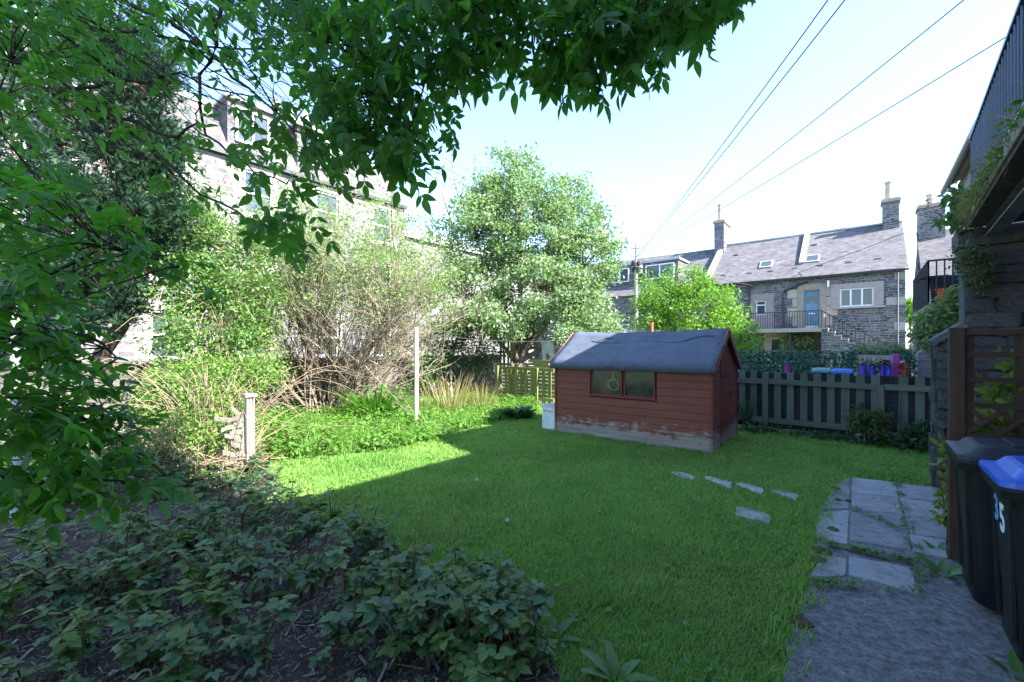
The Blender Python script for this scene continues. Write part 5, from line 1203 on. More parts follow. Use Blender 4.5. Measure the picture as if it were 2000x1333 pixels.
uu = 1000+850*lat/dep; vv = 680+850*1.7/dep
keep = rng.random(len(P)) < np.clip(dn*1.5-.1, .2, .95)
keep &= ~((uu > 380) & (uu < 620) & (vv > 1180) & (rng.random(len(P)) < .6))
P = P[keep][:252]
dense = np.array([[G(u, v).x, G(u, v).y] for u, v in [(random.uniform(760,1010), random.uniform(1150,1330)) for _ in range(44)]])
P = np.concatenate([P, dense])
for i, (x, y) in enumerate(P):
    st_me, lv = protos[random.randrange(7)]
    t = thing('bramble_plant', 'low bramble plant with toothed leaves in the bark mulch bed', 'bramble', (x, y, 0), 'bramble plants in the mulch bed', random.uniform(0,6.28))
    s_ = random.uniform(.7,1.25); t.scale = (s_, s_, s_*random.uniform(.75,1.1)); put('stem', st_me, t); put('leaves', lv, t)
m_nett = M_leaf('nettle_leaf', (.05,.12,.04), (.12,.21,.07), .35, .42, .4)
cover(900, bed2, .03, .16, 8, .05, m_nett, 'bed_weeds', 'small fresh green weeds and seedlings scattered over the mulch bed', 17, keep=lambda P: rng.random(len(P)) < np.clip(vnoise(P, 1.3, 44)*2.2-.7, .05, 1))
vis2 = [(G(u, v).x, G(u, v).y) for u, v in ((-250,1700),(-250,985),(150,960),(400,930),(505,905),(560,962),(700,1030),(790,1062),(830,1135),(960,1190),(1075,1262),(1110,1500),(1100,1700))]
P = in_area(3600, vis2); P = P[rng.random(len(P)) < np.clip(vnoise(P, 1.6, 71)*2.6-1.0, .05, 1)]; n = len(P)
az = rng.uniform(0, 6.28, n); bc = tag(put('bramble_cover', None), 'carpet of small bramble leaves creeping over the mulch between the plants', 'ground cover', kind='stuff')
foliage('leaves', tri, np.column_stack([P, rng.uniform(.03,.2,n)]), np.column_stack([np.cos(az), np.sin(az), rng.uniform(-.2,.3,n)]), np.tile(UP,(n,1))+rng.normal(0,.22,(n,3)), rng.uniform(.025,.06,n), m_bram, bc, 'stuff', world=False)
def nettle_mesh(seed):
    r = np.random.default_rng(seed); h = r.uniform(.3,.5); lean = r.normal(0,.12,2); pts = [(lean[0]*q*q*h*2, lean[1]*q*q*h*2, h*q) for q in np.linspace(0,1,6)]; pos = []; dr = []; sz = []
    for k in range(2, 9):
        q = k/8; p = np.array([lean[0]*q*q*h*2, lean[1]*q*q*h*2, h*q]); a = k*1.57+r.uniform(-.3,.3)
        for sd in (0, math.pi): pos.append(p); dr.append((math.cos(a+sd), math.sin(a+sd), r.uniform(-.3,.35))); sz.append((.1-.06*abs(q-.55))*r.uniform(.8,1.15))
    m = tubes([(pts, list(np.linspace(.005,.003,6)))], 5); n = len(pos); V, F = scatter(lf_nettle, np.array(pos), frames(np.array(dr), np.tile(UP,(n,1))), sz)
    return mk('stem', m.V, m.F, m_stem), mk('leaves', V, F, m_nett, np.repeat(r.random(n), len(lf_nettle[0])))
np_ = [nettle_mesh(300+i) for i in range(5)]
Pn = in_area(520, bed2); dep = -Pn[:,0]*SN+Pn[:,1]*CS; lat = Pn[:,0]*CS+Pn[:,1]*SN; Pn = Pn[(dep > 1.4) & (np.abs(lat) < dep*1.25) & (dep < 6)]; Pn = Pn[rng.random(len(Pn)) < np.clip(vnoise(Pn, .9, 61)*2-.55, .05, .9)][:90]
for i, (x, y) in enumerate(Pn):
    t = thing('nettle_plant', 'upright nettle stem with paired fresh green leaves rising among the brambles', 'nettle', (x, y, 0), 'nettles in the mulch bed', random.uniform(0,6.28)); s_ = random.uniform(.5,1.0); t.scale = (s_,)*3
    a, b = np_[i % 5]; put('stem', a, t); put('leaves', b, t)
# broad dock plants
m_dock = M_leaf('dock_leaf', (.06,.14,.03), (.1,.2,.05), .35, .42, .45)
lf_dock = leaflet(1, .34, 6, .22, .3, .7, .04)
def dock(px, n, size, lab, name='dock_plant', mat=None, cat='weed', up_=.9, z=0):
    p = G(*px); o = thing(name, lab, cat, (p.x, p.y, 0)); 
    for k in range(n):
        a = 6.28*k/n+random.uniform(-.4,.4); d = np.array([[math.cos(a), math.sin(a), random.uniform(.4,1.4)*up_]])
        V, F = scatter(lf_dock, np.array([[.01*math.cos(a), .01*math.sin(a), z]]), frames(d, np.array([UP])), [size*random.uniform(.65,1.1)])
        put('leaf', mk('leaf', V, F, mat or m_dock, np.full(len(V), random.random()), True), o)
    return o
dock((842,1125), 5, .3, 'dock plant with large upright pale leaf at the bed edge')
dock((468,1062), 3, .22, 'upright lush green dock blade in the middle of the bed'); dock((575,1160), 4, .2, 'dock with single dark green upright blade among the brambles')
dock((480,1165), 5, .18, 'dock rosette with curled leaves on the bark mulch'); dock((1205,1330), 6, .2, 'leafy dock on the lawn at the end of the bed'); dock((1080,1250), 5, .17, 'small dock beside the dense brambles at the lawn')
dock((1400,885), 4, .26, 'drooping broad leaved weed at the shed corner', up_=.6); dock((1850,905), 5, .2, 'broad weed against the dark wall end on the lawn'); dock((1842,1130), 7, .2, 'rosette weed growing at the path beside the trellis post')
dock((1835,1085), 5, .14, 'small leafy weed in the slab joint by the trellis post'); dock((1590,865), 6, .18, 'broad leaved weed below the middle of the picket fence', up_=.6); dock((1990,1330), 4, .2, 'green weed at the foot of the blue lidded bin')
# dandelions
m_yel = M_leaf('dandelion_yellow', (.6,.42,.01), (.75,.52,.02), .1); m_clock = M_leaf('dandelion_clock', (.55,.6,.62), (.7,.75,.78), .4)
def dandelion(px, h, clock, lab):
    p = G(px[0], px[1], h); o = thing('dandelion', lab, 'dandelion', (p.x, p.y, 0)); mb = MB(); mb.tube([(0,0,0),(.004,0,h*.5),(0,.003,h)], .003, 5); mb.build('stalk', m_stem, o)
    n = 70 if clock else 34; d = rdir(n) if clock else np.column_stack([rng.normal(0,1,(n,2)), rng.uniform(.3,1.2,n)]); V, F = scatter(leaflet(1,.3,2), np.tile([[0,0,h]],(n,1)), frames(d, rdir(n)), np.full(n, .024 if clock else .02))
    put('flower_head', mk('flower_head', V, F, m_clock if clock else m_yel, np.repeat(rng.random(n), len(leaflet(1,.3,2)[0]))), o)
dandelion((819,1103),.2,0,'yellow dandelion beside a white seed head at the bed edge'); dandelion((840,1106),.2,0,'yellow dandelion directly below the pale dock leaf'); dandelion((822,1098),.22,1,'white dandelion seed head touching a yellow dandelion'); dandelion((799,1118),.17,1,'white dandelion seed head lower among the bramble leaves')
dandelion((1171,1000),.06,0,'lone yellow dandelion in the middle of the lawn'); dandelion((931,937),.05,1,'white dandelion clock near the sunlit lawn edge'); dandelion((991,1016),.05,1,'white dandelion clock in the open shaded lawn')

# ------------------------------------------------------------------ sunlit ground cover
cov2 = [(p.x, p.y) for p in COVER]
m_net = M_leaf('ground_elder_leaf', (.055,.15,.02), (.14,.27,.045), .4, .42, .4)
cover(2600, cov2, .14, .46, 11, .085, m_net, 'ground_cover', 'bright green leafy ground cover filling the sunlit border', 3)
tuft_pts = in_area(600, cov2); tufts(tuft_pts, .15, .45, m_grass, 'border_grass', g_, 16, .05, .009)
edgec = edge_pts([G(u, v) for u, v in [(505,905),(640,895),(790,876),(870,855),(992,815),(1045,800)]], 160, .1)
n = len(edgec)*9; P = np.repeat(edgec, 9, axis=0)+rng.normal(0,.07,(n,2)); foliage('edge_weeds', lf_mid, np.column_stack([P, rng.uniform(.03,.2,n)]), rdir(n)+np.array([0,0,.2]), np.tile(UP,(n,1))+rng.normal(0,.4,(n,3)), rng.uniform(.05,.1,n), m_net, g_, 'stuff', world=False)
# shaded low growth along the fence and at the bed corner
fpoly = [(-1.8,9.55),(-.4,9.75),(.95,9.4),(1.0,10.2),(-1.8,10.25)]
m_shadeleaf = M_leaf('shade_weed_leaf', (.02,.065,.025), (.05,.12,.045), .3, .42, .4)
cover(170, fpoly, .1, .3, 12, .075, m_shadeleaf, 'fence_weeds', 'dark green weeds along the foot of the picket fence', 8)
cpoly = [(G(u,v).x, G(u,v).y) for u, v in ((395,930),(440,985),(560,975),(505,905),(440,900))]
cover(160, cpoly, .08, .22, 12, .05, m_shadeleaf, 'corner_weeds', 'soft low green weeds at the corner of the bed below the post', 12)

lpoly = [(G(u,v).x, G(u,v).y) for u, v in ((-200,900),(120,880),(300,860),(400,925),(330,985),(120,1010),(-200,1040))]
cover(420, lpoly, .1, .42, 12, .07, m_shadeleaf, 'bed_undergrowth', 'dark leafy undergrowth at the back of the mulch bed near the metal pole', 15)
# ------------------------------------------------------------------ crowns
def bezier(p, q, bend, k=6):
    p, q = np.array(p, float), np.array(q, float); c = (p+q)/2+np.array(bend); return [tuple((1-s_)**2*p+2*s_*(1-s_)*c+s_*s_*q) for s_ in np.linspace(0,1,k)]
def crown_tree(name, lab, cat, base, blobs, nclus, nleaf, lsize, cr, mat, bark, T=lf_small, rt=.14, group=None, hollow=.45, extra=None, droop=0.0, trunks=1, upbias=.4):
    """blobs: (centre xyz, rx, ry, rz). Limbs go to the blob centres, twigs to leaf clusters inside the blobs."""
    base = Vector(base); o = thing(name, lab, cat, base, group); b = np.array(base); limbs = []; pts = []
    vol = np.array([r[1]*r[2]*r[3] for r in blobs])**.8; cnt = np.maximum(1, (nclus*vol/vol.sum()).astype(int)); clus = []
    fork = b+np.array([0,0,max(.3, (min(r[0][2] for r in blobs)-b[2])*.45)])
    for t_ in range(trunks):
        off = np.array([random.uniform(-.25,.25), random.uniform(-.25,.25), 0])*(trunks > 1)
        limbs.append((bezier(b+off*.5, fork+off, (random.uniform(-.1,.1), random.uniform(-.1,.1), 0)), list(np.linspace(rt, rt*.8, 6))))
    for (c, rx, ry, rz), k in zip(blobs, cnt):
        c = np.array(c, float); path_ = bezier(fork, c, (random.uniform(-.3,.3), random.uniform(-.3,.3), -.25*rz+.2), 8); limbs.append((path_, list(np.linspace(rt*.62, rt*.16, 8))))
        pts_ = np.array(path_[3:])
        d = rdir(k); r_ = (hollow+(1-hollow)*rng.random(k)**.6)[:,None]; cl = c+d*r_*np.array([rx,ry,rz]); cl[:,2] = np.maximum(cl[:,2], b[2]+.25)
        clus.append(cl)
        for q in cl:
            i = np.argmin(((pts_-q)**2).sum(1)); limbs.append((bezier(pts_[i], q, (0,0,random.uniform(-.1,.25)), 4), list(np.linspace(rt*.07, rt*.02, 4))))
    clus = np.concatenate(clus); m = tubes(limbs, 5); V = np.array(m.V)-b; put('trunk', mk('trunk', V, m.F, bark, smooth=True), o)
    per = max(1, nleaf//len(clus)); C = np.repeat(clus, per, axis=0); n = len(C); pos = C+rng.normal(0, cr, (n,3))*np.array([1,1,.75])
    d = (C-np.mean([r[0] for r in blobs], axis=0)); d = d/np.maximum(np.linalg.norm(d,axis=1,keepdims=True),.01)*.5+rng.normal(0,.7,(n,3)); d[:,2] -= droop
    clt = np.repeat(rng.random(len(clus)), per)
    foliage('crown', T, pos, d, np.tile(UP*upbias*2,(n,1))+rng.normal(0,.6,(n,3)), rng.uniform(.65,1.25,n)*lsize, mat, o, 'stuff', tint=np.clip(clt*.6+rng.random(n)*.4, 0, .999))
    return o, clus
m_bark = M_surf('grey_bark', (.12,.1,.08), (.24,.21,.17), 8, .95, 30, .8, dist=.02)
m_barkd = M_surf('dark_bark', (.035,.028,.022), (.08,.065,.05), 8, .95, 30, .8, dist=.02)
def blob(u, v, Y, rpx, ry=None, dep_=1.0):
    r = rpx*Y/FPX; p = PY(u, v, Y); return (tuple(p), r*dep_, r*dep_, (ry*Y/FPX if ry else r))
# big elder beyond the fence
m_eld = M_leaf('elder_leaf', (.09,.17,.06), (.23,.33,.17), .35, .42, .4)
bl_ = [blob(1030,450,15,110), blob(1000,350,15,58), blob(930,470,14.6,85), blob(1110,420,15.2,72), blob(1140,520,15,72), blob(1060,570,14.2,100,70), blob(900,580,14,80,70), blob(1150,610,14.6,60,45), blob(1180,470,15.3,34), blob(960,400,15,60), blob(990,620,13.6,80,45), blob(1010,300,15,20,30)]
el, elc = crown_tree('elder_tree', 'large flowering elder tree beyond the board fence', 'tree', (PY(1010,700,14.6).x, PY(1010,700,14.6).y, 0), bl_, 760, 56000, .125, .17, m_eld, m_bark, rt=.16, trunks=3)
m_flow = M_leaf('elder_flower', (.6,.62,.45), (.75,.75,.6), .2, .7, .1)
k = rng.choice(len(elc), 330); c_ = elc[k]+np.array([0,0,.12])-np.array([PY(1010,450,1).x,PY(1010,450,1).y,0])*.25; n = len(c_)*16; pos = np.repeat(c_,16,axis=0)+rng.normal(0,.07,(n,3))*np.array([1,1,.3])
foliage('flowers', lf_small, pos, rdir(n), np.tile(UP,(n,1)), rng.uniform(.04,.07,n), m_flow, el, 'stuff')
sp_ = []
for u0, v0, u1, v1 in ((905,430,880,300),(925,430,930,305),(985,330,992,272),(880,430,850,340),(1120,380,1140,340),(1175,450,1205,420),(1000,320,1015,285),(900,400,910,330)):
    sp_.append((bezier(pyr(u0,v0,14.8), pyr(u1,v1,14.8), (random.uniform(-.1,.1),0,.05), 6), list(np.linspace(.03,.008,6))))
m = tubes(sp_, 5); put('twig_sprays', mk('twig_sprays', np.array(m.V)-np.array(el.location), m.F, m_bark), el)
pos = np.concatenate([np.array(p)[rng.integers(2,6,26)] for p, _ in sp_]); n = len(pos); foliage('spray_leaves', lf_small, pos+rng.normal(0,.1,(n,3)), rdir(n), rdir(n), rng.uniform(.07,.14,n), m_eld, el, 'stuff')
# bright bushy tree behind the shed
m_bright = M_leaf('bright_bush_leaf', (.06,.16,.015), (.15,.29,.035), .4, .42, .35)
bl_ = [blob(1350,610,17,85,62), blob(1290,600,17.5,55), blob(1420,640,16.6,55,45), blob(1330,560,17.4,42), blob(1390,580,17,40), blob(1450,665,16.4,38,30), blob(1290,650,17,60,40), blob(1370,670,16.6,90,40), blob(1270,560,17.5,22,30)]
crown_tree('bushy_tree', 'bright green bushy tree between the red shed and the far house', 'tree', (PY(1360,690,17).x, PY(1360,690,17).y, 0), bl_, 330, 26000, .11, .18, m_bright, m_bark, rt=.13, trunks=2)
# small shrub before the far stair, trees in the gaps
bl_ = [blob(1572,672,25.5,32,20), blob(1545,668,25.5,16,20), blob(1600,682,25.5,22,14)]
m_grey_l = M_leaf('grey_green_leaf', (.11,.16,.07), (.24,.3,.15), .3, .5, .3)
crown_tree('shrub', 'pale grey green shrub in front of the far outside stair', 'shrub', (PY(1570,690,25.5).x, PY(1570,690,25.5).y, 0), bl_, 70, 4200, .13, .2, m_grey_l, m_bark, rt=.05)
bl_ = [blob(1778,610,60,14,26), blob(1788,622,60,10,20)]
crown_tree('distant_tree', 'distant green tree in the gap right of the far house', 'tree', (PY(1780,680,60).x, PY(1780,680,60).y, 0), bl_, 60, 2500, .4, .35, m_bright, m_bark, rt=.2)
bl_ = [blob(1690,684,13.6,20,10), blob(1735,684,13.6,26,16), blob(1770,690,13.6,20,12), blob(1690,690,11.5,16,8), blob(1712,690,11.5,14,8), blob(1728,684,11.5,9,13), blob(1700,706,9.6,20,5)]
crown_tree('planter_shrub', 'leafy green plants growing over the pale planter rack', 'plant', (PY(1705,700,12.4).x, PY(1705,700,12.4).y, .3), bl_, 110, 4600, .06, .08, m_grey_l, m_bark, rt=.03)
bl_ = [blob(1150,640,14,60,24), blob(1110,655,13,30,14)]
crown_tree('low_shrub', 'low shaded shrub behind the timber heap under the elder', 'shrub', (PY(1130,690,13.6).x, PY(1130,690,13.6).y, 0), bl_, 60, 3800, .09, .15, m_eld, m_bark, rt=.05)
# dark laurel-like shrubs by the wall behind the clothes pole
bl_ = [blob(870,660,14,60,32), blob(930,690,14.5,46,36), blob(840,720,13.5,40,34), blob(900,640,14.5,40,25), blob(790,690,14.5,40,35)]
m_lau = M_leaf('ivy_leaf', (.025,.075,.02), (.07,.15,.04), .25, .35, .5)
crown_tree('ivy_shrub', 'dark glossy ivy shrub over the boundary wall behind the clothes pole', 'shrub', (PY(880,770,13.6).x, PY(880,770,13.6).y, 0), bl_, 150, 11000, .09, .16, m_lau, m_bark, rt=.08)

# ------------------------------------------------------------------ twiggy shrub against the wall
m_twig = M_surf('pale_twig_bark', (.15,.115,.085), (.27,.22,.165), 10, .9, 40, .4)
m_twl = M_leaf('fresh_leaf', (.11,.2,.05), (.21,.32,.1), .45, .45, .3)
tb = np.array(G(640, 820)); tb[2] = 0; tb = np.array([PY(640,700,10.6).x, PY(640,700,10.6).y, 0])
tw = thing('twiggy_shrub', 'large twiggy shrub of pale arching stems against the boundary wall', 'shrub', tuple(tb))
right = np.array([CS, SN, 0]); fwd = np.array([-SN, CS, 0])
polys = []; tips = []
def grow(p, d, L, r, lvl):
    k = 6 if lvl < 2 else 4; pts = [p]; q = np.array(p); dd = d/np.linalg.norm(d)
    for i in range(k):
        dd = dd+rng.normal(0,.10 if lvl < 2 else .2,3)+np.array([0,0,.05 if lvl else -.012]); dd /= np.linalg.norm(dd); q = q+dd*L/k; pts.append(q)
    polys.append(([tuple(x) for x in pts], list(np.linspace(r, r*.42, k+1))))
    if lvl >= 3:
        tips.append(pts[-1]); tips.append(pts[-2]); return
    for _ in range({0:6,1:5,2:3}[lvl]):
        i = rng.integers(2 if lvl == 0 else 1, k+1); ax = rng.normal(0,1,3); nd_ = dd+ax*.55; nd_[2] += .1
        grow(pts[i], nd_, L*rng.uniform(.38,.62), max(r*.45, .0035), lvl+1)
for i in range(66):
    ang = rng.uniform(-1,1); a_ = ang*.66+.1; base = tb+right*rng.normal(ang*.45,.2)+fwd*rng.normal(0,.25)
    d = right*math.sin(a_)+np.array([0,0,math.cos(a_)])+fwd*rng.normal(0,.22)
    L = rng.uniform(2.6,4.0)*(1.0-.12*abs(ang)); grow(base, d, L, rng.uniform(.016,.034), 0)
def vtubes(polys, n=3):
    out = []
    for nn in (6, 4):
        sel = [(p, r) for p, r in polys if (r[0] > .01) == (nn == 6)]
        if sel: m = tubes(sel, 5 if nn == 6 else 3); out.append((np.array(m.V), m.F))
    return out
for (V, F), nm in zip(vtubes(polys), ('stems', 'twigs')): put(nm, mk(nm, V-tb, F, m_twig), tw)['kind'] = 'stuff'
tips = np.array(tips); hz = np.clip((tips[:,2]-2.0)/2.2, .04, .9); sel = tips[rng.random(len(tips)) < hz]; n = len(sel)*7
pos = np.repeat(sel, 7, axis=0)+rng.normal(0,.09,(n,3)); foliage('leaves', lf_small, pos, rdir(n)+np.array([0,0,.6]), rdir(n), rng.uniform(.04,.085,n), m_twl, tw, 'stuff')

# ------------------------------------------------------------------ rose thicket on the left
m_rose = M_leaf('rose_leaf', (.05,.13,.025), (.14,.24,.055), .35, .42, .4)
m_rosey = M_leaf('yellow_green_leaf', (.07,.15,.025), (.17,.27,.06), .4, .45, .3)
m_cane = M_surf('dry_cane', (.22,.16,.1), (.36,.28,.19), 8, .9, 40, .3)
def canes(o, base, n, lo, hi, sp, mat, r=.008, nm='canes'):
    P_ = []
    for _ in range(n):
        a = rng.uniform(0,6.28); h = rng.uniform(lo,hi); s_ = rng.uniform(.1,1)*sp; b = np.array(base)+np.array([rng.normal(0,.2),rng.normal(0,.2),0])
        q = b+np.array([math.cos(a)*s_, math.sin(a)*s_, h]); e = q+np.array([math.cos(a)*s_*.8, math.sin(a)*s_*.8, -h*rng.uniform(.1,.5)]); P_.append((bezier(b,e,(0,0,h*.9),8), list(np.linspace(r,r*.35,8))))
    m = tubes(P_, 4); put(nm, mk(nm, np.array(m.V)-np.array(o.location), m.F, mat), o)['kind'] = 'stuff'
bl_ = [blob(430,640,8.6,95,75), blob(380,560,9,75), blob(470,560,9.2,80,70), blob(360,690,8.2,60,50), blob(500,700,8.4,40,36), blob(430,480,9.6,80,60), blob(360,430,9.6,60,70), blob(520,470,10,50,40)]
o, c_ = crown_tree('rose_thicket', 'tall glossy leaved rose thicket between the conifer and the twiggy shrub', 'shrub', (PY(425,760,8.6).x, PY(425,760,8.6).y, 0), bl_, 380, 20000, .085, .16, m_rose, m_cane, T=lf_mid, rt=.05, trunks=3); canes(o, np.array(o.location), 60, 1.2, 3.0, 1.2, m_cane)
bl_ = [blob(475,735,7.2,66,30), blob(425,790,6.6,60,34), blob(350,750,6.8,60,35), blob(525,715,7.6,40,20), blob(345,840,6.0,45,35), blob(430,850,6.0,36,24), blob(400,715,7.4,40,22), blob(310,790,6.4,40,30)]
o, c_ = crown_tree('bramble_thicket', 'sunlit yellow green bramble thicket beside the slotted post', 'shrub', (PY(420,880,6.5).x, PY(420,880,6.5).y, 0), bl_, 230, 7500, .065, .12, m_rosey, m_cane, T=lf_mid, rt=.035, trunks=2); canes(o, np.array(o.location), 150, .5, 1.7, 1.2, m_cane, .006)
foliage('dark_leaves', lf_mid, np.repeat(c_[::2], 14, axis=0)+rng.normal(0,.15,(len(c_[::2])*14,3)), rdir(len(c_[::2])*14), np.tile(UP,(len(c_[::2])*14,1)), rng.uniform(.045,.085,len(c_[::2])*14), m_rose, o, 'stuff')
# dry thatch of stems at its foot
n = 2600; u_ = rng.uniform(300,500,n); v_ = rng.uniform(840,940,n); base_ = np.array([np.array(G(a,b)) for a, b in zip(u_, v_)]); hz = rng.uniform(0,.3,n); base_[:,2] = hz
foliage('dry_stems', (np.array([[-.012,0,0],[.012,0,0],[.006,1,0],[-.006,1,0]],float), np.array([[0,1,2],[0,2,3]])), base_, rdir(n)*np.array([1,1,.7])+np.array([0,0,.2]), rdir(n), rng.uniform(.15,.5,n), M_leaf('dry_stem', (.2,.14,.09), (.38,.3,.2), .0, .8, .1), o, 'stuff')

# ------------------------------------------------------------------ conifer on the left
m_con = M_leaf('cypress_needles', (.012,.042,.024), (.038,.085,.042), .12, .6, .25)
m_conbr = M_leaf('dead_brown_needles', (.09,.045,.025), (.16,.08,.045), .1, .8, .1)
tpl = []
for k in range(12):
    a = R(random.uniform(-55,55)); b = R(random.uniform(-40,40)); L = random.uniform(.5,1)
    v, f = lf_fine; tpl.append(xf((v*np.array([1.2,1,1])*L, f), (b, 0, a), (0, random.uniform(0,.35), 0)))
spray = join(tpl)
cb_ = np.array([PY(215,700,8.6).x, PY(215,700,8.6).y, 0]); con = thing('conifer_tree', 'tall dark blue green conifer with brown inner twigs beside the tenement', 'tree', tuple(cb_))
trunk = [bezier(pyr(205,720,8.5)*np.array([1,1,0]), pyr(190,640,8.5), (0,0,0), 4)+bezier(pyr(215,640,8.6), pyr(240,120,8.6), (.2,.1,0), 8)]
limbs = [([tuple(x) for x in [pyr(195,705,8.5)*np.array([1,1,0]), pyr(200,690,8.5), pyr(235,640,8.55), pyr(245,560,8.6), pyr(235,350,8.6), pyr(225,60,8.6)]], [.16,.14,.13,.11,.08,.03])]
blobs_ = [(170,160,95,110),(250,260,95,110),(160,330,110,110),(260,400,80,90),(150,470,110,90),(240,520,85,80),(120,560,80,60),(260,130,80,90),(200,30,120,90),(60,250,90,150),(40,450,90,120),(310,300,45,80),(320,420,50,80),(200,590,70,40)]
clus = []; bright_ = []
for u, v, rx, rz in blobs_:
    k = 46; d = rdir(k); r_ = .55+.45*rng.random(k); du = u+d[:,0]*rx*r_; dv = v+d[:,2]*rz*r_; Yd = 8.6+d[:,1]*rx*r_*8.6/FPX
    for a, b, y_ in zip(du, dv, Yd): clus.append(pyr(a, b, y_))
clus = np.array(clus)
tp_ = np.array([pyr(240,600,8.6), pyr(240,500,8.6), pyr(235,400,8.6), pyr(230,300,8.6), pyr(228,200,8.6), pyr(225,100,8.6)])
for q in clus[::2]:
    i = np.argmin(np.abs(tp_[:,2]-(q[2]-.4))); limbs.append((bezier(tp_[i], q, (0,0,-.2), 5), list(np.linspace(.03,.006,5))))
m = tubes(limbs, 6); put('trunk', mk('trunk', np.array(m.V)-cb_, m.F, m_barkd), con)
n = len(clus)*34; C = np.repeat(clus, 34, axis=0); pos = C+rng.normal(0,.17,(n,3))*np.array([1,1,1.1]); ctr = np.array([tp_[2][0], tp_[2][1], 0])
d = (pos-ctr)*np.array([1,1,0]); d = d/np.maximum(np.linalg.norm(d,axis=1,keepdims=True),.05)*.8+rng.normal(0,.45,(n,3))+np.array([0,0,.55])
foliage('crown', spray, pos, d, rdir(n), rng.uniform(.1,.19,n), m_con, con, 'stuff')
k = rng.choice(len(clus), 150); n = len(k)*10; C = np.repeat(clus[k]*.75+tp_[2]*.0+np.column_stack([np.full(150,ctr[0]),np.full(150,ctr[1]),clus[k][:,2]])*.25, 10, axis=0)
foliage('dead_twigs', spray, C+rng.normal(0,.15,(n,3)), rdir(n), rdir(n), rng.uniform(.1,.18,n), m_conbr, con, 'stuff')

# ------------------------------------------------------------------ iris clump, hosta, ferns, fence shrub
def blade_clump(name, lab, p, n, h, w, mat, sp=.25, cat='plant', curve=.5):
    o = thing(name, lab, cat, (p.x, p.y, 0)); V = []; F = []; rr_ = []
    T = leaflet(1, w/h, 5, .25, curve*.6, .6)
    az = rng.uniform(0,6.28,n); r_ = rng.random(n)*sp; pos = np.column_stack([np.cos(az)*r_, np.sin(az)*r_, np.zeros(n)]); d = np.column_stack([np.cos(az)*rng.uniform(.1,.6,n), np.sin(az)*rng.uniform(.1,.6,n), np.ones(n)])
    foliage('leaves', T, pos, d, -np.column_stack([np.cos(az),np.sin(az),-np.zeros(n)])+UP*.1, h*rng.uniform(.6,1.1,n), mat, o, 'stuff', world=False); return o
m_iris = M_leaf('iris_blade', (.05,.16,.015), (.1,.25,.03), .4, .4, .4)
pI = PY(735, 820, 10.0); blade_clump('iris_clump', 'lush clump of bright green strap leaves below the twiggy shrub', pI, 170, .95, .045, m_iris, .48)
pG = PY(880, 800, 11.0); blade_clump('pale_grass_clump', 'clump of pale feathery grass stems behind the clothes pole', pG, 240, 1.15, .012, m_grassdry, .75, curve=.25)
pG = PY(940, 800, 11.6); blade_clump('pale_grass_clump', 'smaller pale grass clump in front of the board fence end', pG, 120, .9, .012, m_grassdry, .4, curve=.25)
pH = G(1015, 818); blade_clump('hosta', 'rounded dark green clump of broad leaves at the lawn edge by the fence', pH, 110, .34, .13, m_shadeleaf, .28, curve=1.1)
for px, s_, lab in (((845,862),.34,'broad pale leaved weed at the sunlit lawn edge'),((870,858),.3,'second broad leaved weed beside the clothes pole border'),((705,885),.24,'small broad weed where ground cover meets the lawn')): dock(px, 6, s_, lab, mat=m_net, up_=.7)
m_fern = M_leaf('fern_frond', (.025,.08,.03), (.06,.13,.05), .3, .45, .3)
def fern(p, h, n, lab):
    o = thing('fern', lab, 'fern', (p.x, p.y, 0))
    for k in range(n):
        a = 6.28*k/n+random.uniform(-.3,.3); parts = []; N = 26
        for i in range(N):
            s_ = (i+1)/N; c = np.array([math.cos(a)*.35*h*s_**1.6, math.sin(a)*.35*h*s_**1.6, h*s_*(1-.12*s_)]); L = h*.16*math.sin(math.pi*min(1,.15+.85*s_))**.8*(1.05-s_*.6)
            for sd in (-1, 1):
                dv = np.array([-math.sin(a)*sd, math.cos(a)*sd, .25]); V_, F_ = scatter(leaflet(1,.24,2), np.array([c]), frames(np.array([dv]), np.array([[math.cos(a)*-.5, math.sin(a)*-.5, 1.]])), [max(L,.01)]); parts.append((V_, F_))
        rk_ = MB(); rk_.tube([(math.cos(a)*.35*h*q**1.6, math.sin(a)*.35*h*q**1.6, h*q*(1-.12*q)) for q in np.linspace(0,1,8)], .004, 3); parts.append((np.array(rk_.V), np.array([t for f in rk_.F for t in ([(f[0],f[1],f[2]),(f[0],f[2],f[3])] if len(f) == 4 else [f])], int)))
        V, F = join(parts); put('frond', mk('frond', V, F, m_fern, np.full(len(V), random.random())), o)
fern(Vector((FX(165),TFN-.3,0)), .95, 7, 'tall fern growing against the fence beside the shed')
fern(Vector((FX(60),TFN-.4,0)), .4, 6, 'small fern in the corner between shed and fence')
p = Vector((FX(1290), TFN-.45, 0)); bl_ = [((p.x,p.y,.34),.25,.2,.24), ((p.x+.1,p.y,.5),.2,.15,.15), ((p.x-.1,p.y+.05,.42),.18,.15,.18)]
crown_tree('spiky_shrub', 'bushy olive green shrub in front of the picket fence post', 'shrub', p, bl_, 60, 2600, .06, .05, M_leaf('olive_shrub_leaf', (.045,.075,.02), (.09,.13,.04), .3), m_bark, T=lf_mid, rt=.02)
p = Vector((FX(1800), TFN-.4, 0)); bl_ = [((p.x,p.y,.25),.3,.2,.22), ((p.x+.25,p.y-.1,.2),.25,.2,.18)]
crown_tree('fence_shrub', 'low dark leafy shrub over the log by the wall end', 'shrub', p, bl_, 40, 1500, .08, .07, m_shadeleaf, m_bark, T=lf_mid, rt=.02)
